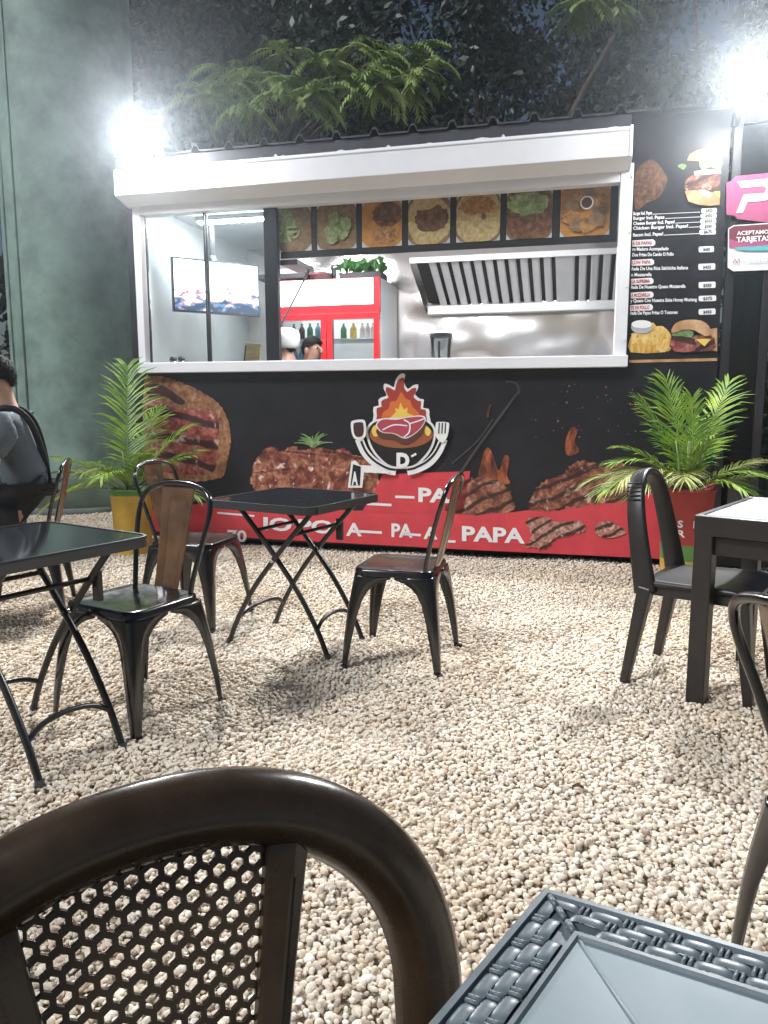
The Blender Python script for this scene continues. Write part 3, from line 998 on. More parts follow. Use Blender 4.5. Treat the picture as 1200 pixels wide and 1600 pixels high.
lg.poly(STK, Zx([(822 + (x - 822) * 0.95, 275 + (y - 275) * 0.90) for x, y in stk]), smooth=3)
lg.stroke(M_PW, Zx([(835, 245), (860, 262), (858, 300), (835, 322)]), 2.2)
lg.stroke(M_PW, Zx([(740, 290), (790, 268), (850, 272)]), 2.0, same=True)
lg.stroke(M_PW, Zx([(862, 262), (900, 250), (925, 240)]), 2.0, same=True)
lg.text(M_PW, 'D', Zx([(802, 455)])[0], Zx([(860, 455)])[0], 21, bold=0.06)
lg.stroke(M_PW, Zx([(868, 408), (890, 396)]), 3.4, same=True)
# arms: outer white, inner black lines
lg.stroke(M_PW, Zx([(636, 330), (660, 385), (700, 430), (760, 466), (800, 474)]), 13)
lg.stroke(M_PW, Zx([(1012, 330), (985, 390), (945, 436), (890, 464), (850, 474)]), 13, same=True)
lg.stroke(M_PK, Zx([(646, 340), (668, 388), (706, 428), (762, 460), (800, 467)]), 3.5)
lg.stroke(M_PK, Zx([(1002, 340), (976, 390), (938, 430), (886, 458), (850, 467)]), 3.5, same=True)
lg.poly(M_PW, Zx([(600, 262), (612, 248), (652, 244), (666, 258), (668, 310), (650, 332), (622, 332), (606, 310)]), smooth=3)
lg.poly(mat('emblem_dark_red', (0.06, 0.02, 0.02)), Zx([(612, 268), (620, 258), (648, 256), (656, 266), (657, 304), (645, 320), (626, 320), (615, 304)]), smooth=3)
lg.poly(M_PW, Zx([(978, 262), (990, 254), (1030, 256), (1038, 268), (1030, 318), (1012, 346), (994, 340), (976, 312)]), smooth=2)
for xx in (994, 1008, 1022):
    lg.stroke(M_PK, Zx([(xx, 258), (xx - 3, 306)]), 1.8, same=(xx != 994))
lg.poly(M_PW, Zx([(604, 430), (622, 424), (640, 446), (700, 448), (770, 470), (770, 484), (660, 478), (652, 546), (588, 546)]))
lg.poly(M_PK, Zx([(612, 442), (646, 452), (642, 536), (600, 536)]))
lg.text(M_PW, 'A', Zx([(606, 530)])[0], Zx([(634, 532)])[0], 19, bold=0.05)
lg.done('flame_bowl_emblem', front)

# menu printed on the right of the window
Mz = lambda pts: [(960 + x / 4, 200 + y / 4) for x, y in pts]
bw = 0.002
p = Print(OFF)
MB_BUN = ramp_mat('print_bun', [(0, (0.30, 0.13, 0.05)), (0.6, (0.52, 0.29, 0.14)), (1, (0.66, 0.45, 0.28))], 7)
MB_LET = S_HERB
p.poly(C_['meatp'], Mz([(130, 300), (180, 220), (240, 200), (300, 260), (330, 330), (280, 430), (200, 470), (130, 510)]), smooth=3)
p.poly(MB_LET, Mz([(395, 240), (420, 225), (450, 235), (430, 262)]), smooth=3)
p.poly(MB_BUN, Mz([(452, 205), (470, 165), (520, 138), (590, 126), (668, 122), (668, 200), (560, 212)]))
p.poly(MB_LET, Mz([(528, 212), (560, 190), (600, 205), (668, 192), (668, 252), (600, 248), (540, 262)]), smooth=2)
p.poly(S_FAT, Mz([(495, 275), (560, 262), (664, 256), (664, 290), (500, 310)]))
p.poly(S_GRILL, Mz([(440, 335), (480, 300), (560, 296), (662, 285), (658, 405), (560, 412), (470, 405), (428, 385)]))
p.poly(MB_BUN, Mz([(438, 398), (500, 392), (560, 402), (657, 408), (655, 482), (590, 490), (520, 482), (460, 462)]))
p.poly(S_FAT, Mz([(520, 395), (560, 390), (600, 410), (590, 440), (545, 420)]), smooth=3)
p.poly(FL_Y, Mz([(618, 402), (657, 400), (657, 440)]))
p.done('burger_print', front)

rows = [('Burger Incl. Papas', 118, 235, 545), ('Burger Incl. Papas', 118, 312, 575), ('Cheese Burger Incl. Papas!', 117, 376, 607), ('Chicken Burger Incl. Papas!', 116, 460, 637), ('Bacon Incl. Papas!', 116, 304, 679)]
for tx, x0, x1, yb in rows:
    p = Print(OFF); p.k = 2
    a, b = Mz([(x0, yb), (x1, yb - (x1 - x0) * 0.045)])
    p.text(M_PW, tx, a, b, 5.0, bold=0.03, same=True)
    c, d = Mz([(x1 + 4, yb - (x1 - x0) * 0.045), (535, yb - (535 - x0) * 0.045)])
    p.stroke(M_PW, [c, d], 0.8, same=True)
    p.done('menu_line', front)
for body, x0, x1, yb in (('ro Maduro Acompañado', 112, 338, 768), ('Dos Fritas De Cerdo O Pollo', 112, 370, 803), ('ñada De Una Rica Salchicha Italiana', 108, 460, 890), ('n Mozzarella', 106, 232, 928), ('ñada De Nuestro Queso Mozzarella', 104, 444, 1005), ('y Queso Con Nuestra Salsa Honey Mustang', 100, 515, 1090), ('ñada De Papas Fritas O Tostones', 98, 395, 1167)):
    p = Print(OFF); p.k = 2
    a, b = Mz([(x0, yb), (x1, yb - (x1 - x0) * 0.02)])
    p.text(M_PW, body, a, b, 5.2, bold=0.03, same=True)
    p.done('menu_line', front)
RT = mat('print_red_text', (0.45, 0.03, 0.05))
heads = [('E DE PAPAS', 112, 255, 700, 742), ('LOW PAPA', 108, 248, 822, 862), ('LA SUPREMA', 104, 244, 940, 980), ('A MOZZARELLA', 102, 244, 1026, 1066), ('TE DE POLLO', 98, 240, 1104, 1144)]
for tx, x0, x1, y0, y1 in heads:
    p = Print(OFF)
    p.poly(M_PW, Mz([(x0, y0 + 4), (x1 - 14, y0 - 4), (x1, y0 + 8), (x1, y1 - 14), (x1 - 12, y1 - 4), (x0, y1)]))
    a, b = Mz([(x0 + 4, y1 - 9), (x1 - 22, y1 - 13)])
    p.text(RT, tx, a, b, 5.4, bold=0.03)
    p.done('menu_heading', front)
prices = [('$425', 542, 640, 502, 534), ('$450', 538, 638, 536, 566), ('$525', 536, 636, 568, 600), ('$500', 534, 634, 602, 634), ('$675', 530, 634, 636, 668), ('$450', 526, 622, 740, 778), ('$425', 524, 630, 848, 888), ('$350', 526, 632, 962, 1002), ('$375', 526, 636, 1048, 1084), ('$450', 526, 632, 1130, 1168)]
for tx, x0, x1, y0, y1 in prices:
    p = Print(OFF)
    p.poly(M_PW, Mz([(x0 + 6, y0 + 2), (x1 - 6, y0 - 2), (x1, y0 + 6), (x1 - 1, y1 - 6), (x1 - 8, y1 - 2), (x0 + 8, y1), (x0, y1 - 6), (x0, y0 + 8)]))
    a, b = Mz([(x0 + 28, y1 - 8), (x1 - 26, y1 - 10)])
    p.text(M_PK, tx, a, b, 4.6, bold=0.03)
    p.done('price_tag', front)
p = Print(OFF)
S_FRY = ramp_mat('print_fries', [(0, (0.45, 0.20, 0.03)), (0.5, (0.68, 0.40, 0.08)), (1, (0.80, 0.60, 0.25))], 18, stretch=(2, 1, 0.6))
p.poly(M_PK, Mz([(92, 1402), (640, 1392), (640, 1436), (92, 1444)]))
p.poly(MB_BUN, Mz([(92, 1450), (640, 1438), (640, 1456), (92, 1468)]), same=True)
p.poly(S_FRY, Mz([(96, 1320), (130, 1275), (200, 1250), (240, 1215), (262, 1240), (300, 1238), (352, 1290), (358, 1375), (300, 1402), (100, 1402)]), smooth=2)
p.k += 1
for i in range(13):
    x = random.uniform(110, 340); y = random.uniform(1270, 1380); a = random.uniform(-0.9, 0.9)
    pa = Mz([(x - 40 * math.sin(a), y - 40 * math.cos(a)), (x + 40 * math.sin(a), min(y + 40 * math.cos(a), 1400))])
    p.stroke(ramp_mat('print_fry2', [(0, (0.62, 0.34, 0.06)), (1, (0.85, 0.62, 0.26))], 12), pa, 4.0, same=True)
    p.k += 0.02
p.ell(M_PLATE, Mz([(170, 1245)])[0], 17, 10)
p.ell(M_PW, Mz([(170, 1228)])[0], 16, 6.5)
p.poly(MB_BUN, Mz([(640, 1250), (600, 1256), (590, 1390), (640, 1395)]))
p.poly(S_GRILL, Mz([(352, 1320), (420, 1300), (600, 1300), (625, 1340), (610, 1392), (370, 1398)]), smooth=2)
p.poly(S_PINK, Mz([(352, 1312), (440, 1302), (500, 1320), (498, 1392), (372, 1396)]), smooth=2)
p.poly(MB_LET, Mz([(356, 1300), (380, 1268), (440, 1262), (490, 1275), (480, 1310), (420, 1302)]), smooth=2)
p.poly(FL_Y, Mz([(505, 1322), (560, 1318), (600, 1322), (560, 1366)]))
p.poly(MB_BUN, Mz([(354, 1284), (368, 1235), (410, 1208), (470, 1200), (540, 1206), (588, 1240), (602, 1290), (560, 1302), (500, 1268), (430, 1262)]), smooth=2)
p.done('fries_and_burger_print', front)

# ------------------------------------------------------------------ flood lamps on the stand's roof
def flood_lamp(px, py, off, label, aim, power):
    lx, lz = on_stand(px, py, off)
    c = stand_world(lx, off, lz)
    root = empty('flood_lamp', c)
    tag(root, label, 'lamp', 'flood lamps on the stand roof')
    d = (Vector(aim) - c).normalized()
    q = d.to_track_quat('Z', 'Y').to_matrix().to_4x4()
    b = MB()
    b.smooth = True
    b.lathe([(0.05, -0.09), (0.11, -0.075), (0.135, -0.04), (0.138, -0.012)], 28)
    h = b.build('housing', mat('lamp_housing', (0.05, 0.05, 0.055), rough=0.4, metal=0.5), root)
    h.matrix_basis = q
    for k in range(7):
        f = MB(); f.box(-0.09 + k * 0.03 - 0.003, -0.09 + k * 0.03 + 0.003, -0.06, 0.06, -0.115, -0.070)
        fo = f.build('cooling_fin', MATS['lamp_housing'], h)
    l = MB(); l.smooth = True
    l.lathe([(0.122, -0.012), (0.126, 0.0), (0.121, 0.022), (0.102, 0.047), (0.07, 0.067), (0.035, 0.078), (0.004, 0.081)], 32)
    le = l.build('lens', emit_mat('flood_led', (0.95, 0.98, 1.0), 75.0), root)
    le.matrix_basis = q
    br = MB()
    base = Vector((0, 0, 0)) + SEY * 0.30 + Vector((0, 0, -0.16))
    br.tube(spline([-d * 0.05, -d * 0.12 + Vector((0, 0, -0.03)), base * 0.8, base], 5), 0.014, 8)
    br.build('bracket', MATS['lamp_housing'], root, smooth=True)
    sp = bpy.data.lights.new('flood_beam', 'SPOT')
    sp.energy = power
    sp.spot_size = R(148)
    sp.spot_blend = 1.0
    sp.shadow_soft_size = 0.09
    sp.color = (0.96, 0.985, 1.0)
    so = bpy.data.objects.new('flood_beam', sp)
    col.objects.link(so)
    so.parent = root
    so.location = d * 0.16
    so.rotation_euler = d.to_track_quat('-Z', 'Y').to_euler()
    pl_ = bpy.data.lights.new('flood_glow', 'POINT')
    pl_.energy = power * 0.05
    pl_.shadow_soft_size = 0.09
    pl_.color = (0.96, 0.985, 1.0)
    po = bpy.data.objects.new('flood_glow', pl_)
    col.objects.link(po)
    po.parent = root
    po.location = d * 0.22
    return root
flood_lamp(222, 213, -0.36, 'dazzling white flood lamp above the left end of the shutter box', (-0.6, -3.0, 0.0), 380)
flood_lamp(1168, 124, -0.36, 'dazzling white flood lamp above the pink card sign', (0.4, -3.0, 0.0), 380)

# ------------------------------------------------------------------ inside the stand
def S(lx, ly, z): return stand_world(lx, ly, z)
# drinks cooler
def px_in(x, y, off):
    a, b = on_stand(x, y, off)
    return a, b
fx0, fzt = px_in(430, 440, 1.45)
fx1, _ = px_in(594, 440, 1.45)
fx0 = fx1 - 1.05
cool = empty('drinks_cooler', S((fx0 + fx1) / 2, 1.45, FLOOR), STAND_ROT)
tag(cool, 'red two-door glass drinks cooler with glowing white header', 'refrigerator')
hw = 0.525; FH = fzt - FLOOR
M_CSIDE = mat('cooler_side_grey', (0.74, 0.78, 0.80), rough=0.35, var=(3, 0.05))
M_CIN = mat('cooler_inside', (0.85, 0.87, 0.88), rough=0.5, emis=((0.95, 0.98, 1.0), 0.22))
for x0, x1 in ((-hw, -hw + 0.03), (hw - 0.03, hw)):
    q = MB(); q.box(x0, x1, 0.03, 0.68, 0.05, FH); q.build('side_panel', M_CSIDE, cool, bevel=0.004)
q = MB(); q.box(-hw + 0.032, hw - 0.032, 0.64, 0.68, 0.05, FH); q.build('back_panel', M_CIN, cool)
q = MB(); q.box(-hw + 0.032, hw - 0.032, 0.03, 0.638, FH - 0.04, FH); q.build('top_panel', M_CSIDE, cool)
q = MB(); q.box(-hw + 0.032, hw - 0.032, 0.03, 0.638, 0.05, 0.18); q.build('base_panel', M_REDP, cool)
for z in (0.55, 0.88, 1.20, 1.50):
    q = MB(); q.box(-hw + 0.04, hw - 0.04, 0.10, 0.63, z, z + 0.012); q.build('shelf', mat('shelf_white', (0.8, 0.82, 0.83), rough=0.4), cool)
hz0 = FH - 0.245
q = MB()
q.box(-hw, hw, -0.03, 0.028, hz0 - 0.075, hz0)
q.box(-hw, -hw + 0.03, -0.03, 0.028, hz0, FH)
q.box(hw - 0.06, hw, -0.03, 0.028, hz0, FH)
q.box(-hw + 0.03, hw - 0.06, -0.03, 0.028, FH - 0.006, FH)
hd = q.build('header', M_REDP, cool)
q = MB(); q.box(-hw + 0.031, hw - 0.061, -0.026, 0.02, hz0 + 0.001, FH - 0.007)
q.build('lit_sign', ramp_mat('cooler_sign', [(0, (0.75, 0.95, 1.0)), (0.15, (1, 1, 1)), (1, (1, 0.98, 0.9))], 1.5, emis=1.6), hd)
for dx0, dx1 in ((-hw + 0.004, -0.004), (0.004, hw - 0.004)):
    zb, zt = 0.19, hz0 - 0.08
    q = MB(); fw_ = 0.052
    q.box(dx0, dx0 + fw_, -0.035, 0.025, zb, zt); q.box(dx1 - fw_, dx1, -0.035, 0.025, zb, zt)
    q.box(dx0 + fw_, dx1 - fw_, -0.035, 0.025, zb, zb + fw_); q.box(dx0 + fw_, dx1 - fw_, -0.035, 0.025, zt - fw_, zt)
    dr = q.build('door', M_REDP, cool)
    q = MB(); q.box(dx0 + fw_, dx1 - fw_, -0.01, 0.0, zb + fw_, zt - fw_)
    q.build('pane', glass_mat('cooler_glass', (0.95, 0.98, 0.98), 0.02), dr)
    q = MB(); hx = dx1 - 0.03 if dx0 < -0.1 else dx0 + 0.03
    q.bar((hx, -0.055, 1.0), (hx, -0.055, 1.3), 0.018, 0.02)
    q.build('handle', M_REDP, dr, bevel=0.004)
Mrot = Matrix.Rotation(STAND_ROT, 4, 'Z')
def in_cooler(x, y, z):
    return Vector(cool.location) + (Mrot @ Vector((x, y, z)))
def bottle(loc, h, r, body_m, cap_m, label, group):
    root = empty('bottle', loc)
    tag(root, label, 'bottle', group)
    q = MB(); q.smooth = True
    q.lathe([(r * 0.9, 0), (r, 0.02 * h), (r, 0.62 * h), (r * 0.75, 0.74 * h), (r * 0.36, 0.86 * h), (r * 0.34, 0.95 * h)], 14)
    q.build('glass_body', body_m, root)
    q = MB(); q.lathe([(r * 0.4, 0.95 * h), (r * 0.4, h)], 12)
    q.build('cap', cap_m, root)
GRN = mat('green_bottle', (0.05, 0.22, 0.08), rough=0.15); BLU = mat('blue_water_bottle', (0.15, 0.45, 0.65), rough=0.15); DRK = mat('dark_soda', (0.03, 0.012, 0.01), rough=0.12)
CAPR = mat('red_cap', (0.5, 0.03, 0.03)); CAPB = mat('blue_cap', (0.05, 0.2, 0.6)); CAPG = mat('green_cap', (0.05, 0.3, 0.1))
for i in range(5):
    bottle(in_cooler(-0.40 + 0.068 * i, 0.17, 1.213), 0.235, 0.031, BLU, CAPB, ('leftmost', 'second from left', 'middle', 'fourth from left', 'rightmost')[i] + ' blue water bottle in the row behind the left cooler door', 'blue water bottles in the cooler')
for i in range(5):
    bottle(in_cooler(-0.42 + 0.085 * i, 0.2, 1.513), 0.16, 0.03, (GRN, DRK, GRN, BLU, DRK)[i], (CAPG, CAPR, CAPG, CAPB, CAPR)[i], ('leftmost', 'second from left', 'middle', 'fourth from left', 'rightmost')[i] + ' small bottle on the top left cooler shelf', 'small bottles on the top cooler shelf')
for i in range(4):
    bottle(in_cooler(0.28 + 0.055 * i, 0.24, 1.513), 0.15, 0.024, mat('white_sauce_bottle', (0.75, 0.72, 0.68), rough=0.3), (CAPR, CAPG, CAPR, CAPB)[i], ('leftmost', 'second from left', 'third from left', 'rightmost')[i] + ' white sauce bottle on the top right cooler shelf', 'white sauce bottles in the cooler')
bottle(in_cooler(-0.33 + 0.25, 0.32, 1.213), 0.25, 0.03, GRN, CAPG, 'green bottle at the right end of the left cooler shelf', None)
bottle(in_cooler(-0.14, 0.18, 1.213), 0.20, 0.03, DRK, CAPR, 'dark soda bottle with red cap behind the left cooler door', None)
bottle(in_cooler(0.10, 0.2, 1.513), 0.15, 0.03, GRN, CAPG, 'small green bottle on the top shelf behind the right cooler door', None)
bottle(in_cooler(0.20, 0.2, 1.513), 0.15, 0.032, mat('yellow_juice', (0.7, 0.5, 0.08), rough=0.2), CAPG, 'yellow juice bottle behind the right cooler door', None)
def tray(loc, label, m, w=0.30):
    root = empty('food_tray', loc, STAND_ROT)
    tag(root, label, 'tray')
    q = MB(); q.prism([(-w / 2, 0), (w / 2, 0), (w / 2 + 0.02, 0.05), (-w / 2 - 0.02, 0.05)], -0.09, 0.09, 'y'); q.build('dish', mat('tray_white', (0.8, 0.8, 0.8), rough=0.4), root, bevel=0.005)
    q = MB(); q.smooth = True
    q.grid(lambda u, v: ((u - 0.5) * w, (v - 0.5) * 0.17, 0.051 + 0.05 * math.sin(math.pi * u) * math.sin(math.pi * v) + 0.01 * math.sin(19 * u + 7 * v)), 14, 8); q.build('food', m, root)
tray(in_cooler(0.33, 0.22, 1.213), 'white tray heaped with red meat in the right cooler door', S_PINK, 0.2)
tray(in_cooler(0.13, 0.22, 1.213), 'white tray of pale chicken in the right cooler door', S_FAT, 0.14)

# things standing on the cooler
CT = FH + 0.002
def leafy(root_loc, n, rad, hgt, leaf, mtl, parent, wid=0.4, seed=1, tilt=(0.2, 1.1)):
    rn = random.Random(seed)
    q = MB()
    for i in range(n):
        a = rn.uniform(0, 6.283); t = rn.uniform(*tilt); L = leaf * rn.uniform(0.7, 1.2)
        b = Vector((rn.uniform(-rad[0], rad[0]), rn.uniform(-rad[1], rad[1]), rn.uniform(0, hgt)))
        d = Vector((math.cos(a) * math.sin(t), math.sin(a) * math.sin(t), math.cos(t)))
        sd = d.cross(Vector((0, 0, 1))).normalized()
        up = sd.cross(d)
        m_ = b + d * L * 0.5 + up * 0.02
        e_ = b + d * L - Vector((0, 0, L * 0.25))
        q.add([b, m_ + sd * L * wid / 2, e_, m_ - sd * L * wid / 2], [(0, 1, 2), (0, 2, 3)])
    return q.build('leaves', mtl, parent)
M_LEAFIN = ramp_mat('bright_houseplant', [(0, (0.03, 0.12, 0.03)), (1, (0.12, 0.34, 0.10))], 9, rough=0.4)
pl = empty('planter', in_cooler(0.30, 0.22, CT), STAND_ROT)
tag(pl, 'dark planter box of bright green leaves on top of the cooler', 'plant')
q = MB(); q.box(-0.21, 0.21, -0.13, 0.13, 0, 0.07); q.build('box', mat('planter_black', (0.03, 0.03, 0.035), rough=0.5), pl, bevel=0.006)
leafy(None, 120, (0.19, 0.11), 0.06, 0.13, M_LEAFIN, pl, 0.45, 3).location = (0, 0, 0.07)
bx_ = empty('storage_box', in_cooler(-0.42, 0.2, CT), STAND_ROT)
tag(bx_, 'white storage box with lid on the left end of the cooler top', 'box')
q = MB(); q.prism([(-0.085, 0), (0.085, 0), (0.095, 0.11), (-0.095, 0.11)], -0.09, 0.09, 'y'); q.build('body', mat('box_white', (0.75, 0.75, 0.74), rough=0.5), bx_, bevel=0.004)
q = MB(); q.box(-0.1, 0.1, -0.095, 0.095, 0.111, 0.13); q.build('lid', MATS['box_white'], bx_, bevel=0.004)
bw_ = empty('bowl', in_cooler(-0.14, 0.22, CT), STAND_ROT)
tag(bw_, 'clear bowl holding something pink on top of the cooler', 'bowl')
q = MB(); q.smooth = True; q.lathe([(0.10, 0), (0.15, 0.04), (0.17, 0.11), (0.165, 0.16)], 20, cap=False); q.build('glass', glass_mat('bowl_glass', (0.85, 0.9, 0.92), 0.08), bw_)
q = MB(); q.smooth = True; q.lathe([(0.09, 0.006), (0.14, 0.05), (0.12, 0.09), (0.03, 0.1)], 18); q.build('filling', mat('pink_filling', (0.62, 0.22, 0.22), rough=0.6, var=(20, 0.3)), bw_)
jr = empty('jar', in_cooler(0.045, 0.16, CT), STAND_ROT)
tag(jr, 'tall clear plastic jar beside the planter on the cooler', 'jar')
q = MB(); q.smooth = True; q.lathe([(0.045, 0), (0.05, 0.01), (0.05, 0.15)], 16, cap=False); q.build('body', glass_mat('jar_glass', (0.88, 0.92, 0.92), 0.1), jr)
q = MB(); q.lathe([(0.053, 0.15), (0.053, 0.17)], 16); q.build('lid', MATS['box_white'], jr)

# television on the left, its near end tilted
tvs = [px_in(268, 396, 0.35), px_in(264, 490, 0.35), px_in(404, 419, 0.95), px_in(404, 502, 0.95)]
a = S(tvs[0][0], 0.35, (tvs[0][1] + tvs[1][1]) / 2); b = S(tvs[2][0], 0.95, (tvs[2][1] + tvs[3][1]) / 2)
b.z = a.z - 0.005
tw = (b - a).length; th = tw * 0.565
tv = empty('television', (a + b) / 2 - Vector((0, 0, th / 2)), math.atan2((b - a).y, (b - a).x))
tag(tv, 'flat television showing bright footage behind the left window pane', 'television')
zc = th / 2
q = MB(); q.box(-tw / 2, tw / 2, 0.0, 0.04, 0, th); q.build('casing', mat('tv_black', (0.012, 0.012, 0.014), rough=0.3), tv, bevel=0.004)
q = MB(); q.box(-tw / 2 + 0.012, tw / 2 - 0.012, -0.003, -0.0005, 0.018, th - 0.012)
def tv_screen():
    m = bpy.data.materials.new('tv_picture'); m.use_nodes = True; nt = m.node_tree; b = nt.nodes['Principled BSDF']
    tc = nt.nodes.new('ShaderNodeTexCoord'); mp = nt.nodes.new('ShaderNodeMapping'); mp.inputs['Scale'].default_value = (3.2, 1, 5.0); mp.inputs['Rotation'].default_value = (0, R(-25), 0)
    nt.links.new(tc.outputs['Object'], mp.inputs[0])
    n1 = nt.nodes.new('ShaderNodeTexNoise'); n1.inputs['Scale'].default_value = 2.6; n1.inputs['Detail'].default_value = 8; n1.inputs['Distortion'].default_value = 0.4
    nt.links.new(mp.outputs[0], n1.inputs['Vector'])
    sx = nt.nodes.new('ShaderNodeSeparateXYZ'); nt.links.new(tc.outputs['Object'], sx.inputs[0])
    mr = nt.nodes.new('ShaderNodeMapRange'); mr.inputs[1].default_value = 0.05; mr.inputs[2].default_value = th; mr.inputs[3].default_value = -0.16; mr.inputs[4].default_value = 0.34
    nt.links.new(sx.outputs[2], mr.inputs[0])
    ad = nt.nodes.new('ShaderNodeMath'); ad.operation = 'ADD'; nt.links.new(n1.outputs[0], ad.inputs[0]); nt.links.new(mr.outputs[0], ad.inputs[1])
    cr = nt.nodes.new('ShaderNodeValToRGB'); e = cr.color_ramp.elements
    stops = [(0.33, (0.01, 0.02, 0.05)), (0.37, (0.02, 0.12, 0.24)), (0.41, (0.22, 0.07, 0.08)), (0.47, (0.75, 0.55, 0.55)), (0.52, (1, 0.97, 0.97)), (0.62, (1, 1, 1)), (0.74, (0.75, 0.95, 1.0))]
    while len(e) < len(stops): e.new(0.5)
    for i, (p_, c_) in enumerate(stops): e[i].position = p_; e[i].color = c_ + (1,)
    nt.links.new(ad.outputs[0], cr.inputs[0])
    b.inputs['Base Color'].default_value = (0.01, 0.01, 0.01, 1)
    nt.links.new(cr.outputs[0], b.inputs['Emission Color']); b.inputs['Emission Strength'].default_value = 2.0
    return m
q.build('screen', tv_screen(), tv)
q = MB(); q.bar((0.05, 0.04, zc), (0.05, 0.22, zc + 0.3), 0.05, 0.05); q.bar((0.05, 0.22, zc + 0.3), (0.05, 0.22, 2.80 - tv.location.z), 0.04, 0.04); q.build('mount', gf, tv)

# dark extractor box behind, wall cupboard on the left
CZ = ZS + 0.032      # counter top height
sh = empty('wall_shelf', S(-3.30, 1.62, 2.36), STAND_ROT)
tag(sh, 'dark wall shelf behind the top right corner of the television', 'shelf')
q = MB(); q.box(-0.35, 0.16, -0.18, 0.2, 0.0, 0.05); q.build('board', gf, sh, bevel=0.004)
for xx in (-0.25, 0.1):
    q = MB(); q.bar((xx, 0.19, -0.16), (xx, -0.08, 0.0), 0.02, 0.02); q.build('bracket', gf, sh)
# counter things behind the left pane
def shaker(lx, label):
    root = empty('shaker', S(lx, 0.30, CZ), STAND_ROT)
    tag(root, label, 'shaker', 'steel shakers on the counter')
    q = MB(); q.smooth = True; q.lathe([(0.028, 0), (0.03, 0.005), (0.027, 0.085)], 16); q.build('body', M_STEELB, root)
    q = MB(); q.smooth = True; q.lathe([(0.03, 0.086), (0.031, 0.10), (0.02, 0.118)], 16); q.build('lid', mat('black_lid', (0.02, 0.02, 0.02), rough=0.4), root)
shaker(px_in(270, 548, 0.30)[0], 'black-lidded steel shaker nearer the left jamb')
shaker(px_in(283, 548, 0.30)[0], 'black-lidded steel shaker nearer the wooden tray')
tr = empty('griddle', S(px_in(262, 556, 0.22)[0], 0.24, CZ), STAND_ROT)
tag(tr, 'low steel griddle plate at the left end of the counter', 'griddle')
q = MB(); q.box(-0.17, 0.17, -0.1, 0.03, 0, 0.03); q.build('plate', M_STEELB, tr, bevel=0.006)
q = MB(); q.tube([(-0.1, -0.1, 0.02), (-0.1, -0.125, 0.025), (0.1, -0.125, 0.025), (0.1, -0.1, 0.02)], 0.006, 6); q.build('handle', gf, tr)
wt = empty('wooden_tray', S(px_in(350, 556, 0.25)[0], 0.26, CZ), STAND_ROT)
tag(wt, 'long wooden serving tray with dark rim on the counter', 'tray')
q = MB(); q.box(-0.30, 0.30, -0.12, 0.12, 0, 0.045); q.build('board', mat('tray_wood', (0.30, 0.17, 0.07), rough=0.5, var=(20, 0.4)), wt, bevel=0.005)
q = MB(); q.box(-0.31, 0.31, -0.125, 0.125, 0.046, 0.062); q.build('rim', gf, wt, bevel=0.003)
cb = empty('cutting_board', S(px_in(392, 540, 0.52)[0], 0.50, CZ), STAND_ROT)
tag(cb, 'pale wooden cutting board leaning upright beside the black mullion', 'cutting board')
q = MB(); q.box(-0.07, 0.07, 0, 0.025, 0, 0.24)
o = q.build('board', mat('board_wood', (0.42, 0.30, 0.14), rough=0.5, var=(14, 0.3)), cb, bevel=0.006); o.rotation_euler = (R(-8), R(4), 0)
q = MB(); q.box(-0.072, -0.06, -0.003, 0.028, 0.02, 0.22); o = q.build('edge_strip', gf, cb); o.rotation_euler = (R(-8), R(4), 0)
ut = empty('ladle', S(px_in(305, 520, 1.2)[0], 1.2, px_in(305, 520, 1.2)[1] - 0.12), STAND_ROT)
tag(ut, 'wooden spoon hanging against the left steel lining under the television', 'ladle')
q = MB(); q.smooth = True; q.lathe([(0.004, -0.055), (0.03, -0.035), (0.036, 0.0), (0.03, 0.035), (0.008, 0.055)], 14); o = q.build('bowl', mat('spoon_wood', (0.22, 0.08, 0.035), rough=0.5), ut); o.scale = (1, 0.4, 1); o.location = (0, 0, 0.2)
q = MB(); q.tube([(0, 0, 0.16), (0.02, 0, 0.0), (0.03, 0, -0.08)], 0.008, 8); q.build('handle', MATS['spoon_wood'], ut)
hk = MB(); hk.box(-0.30, 0.35, 0.02, 0.035, 0.30, 0.325)
hk.build('hanging_rail', M_STEELB, ut)
# steel worktop along the back and left lining
wk = empty('prep_table', S(-3.42, 1.75, FLOOR), STAND_ROT)
tag(wk, 'steel prep table along the rear left of the kitchen', 'table')
q = MB(); q.box(-0.55, 0.28, -0.3, 0.3, 0.86, 0.90); q.build('top', M_STEELB, wk, bevel=0.004)
for xx in (-0.5, 0.23):
    for yy in (-0.26, 0.26):
        q = MB(); q.tube([(xx, yy, 0), (xx, yy, 0.86)], 0.02, 8); q.build('leg', M_STEELB, wk)
gr = empty('cooking_range', S(-0.95, 1.78, FLOOR), STAND_ROT)
tag(gr, 'steel cooking range under the extractor hood', 'stove')
q = MB(); q.box(-1.0, 1.0, -0.38, 0.38, 0.0, 0.88); q.build('body', M_STEELB, gr, bevel=0.01)
q = MB(); q.box(-0.95, 0.95, -0.34, 0.34, 0.881, 0.93); q.build('hob', MATS['hood_pale_steel'], gr, bevel=0.006)
for xx in (-0.7, -0.25, 0.2, 0.65):
    q = MB(); q.lathe([(0.03, 0), (0.026, 0.03)], 12); q.build('knob', gf, gr, loc=(xx, -0.385, 0.75), rot=(R(90), 0, 0))
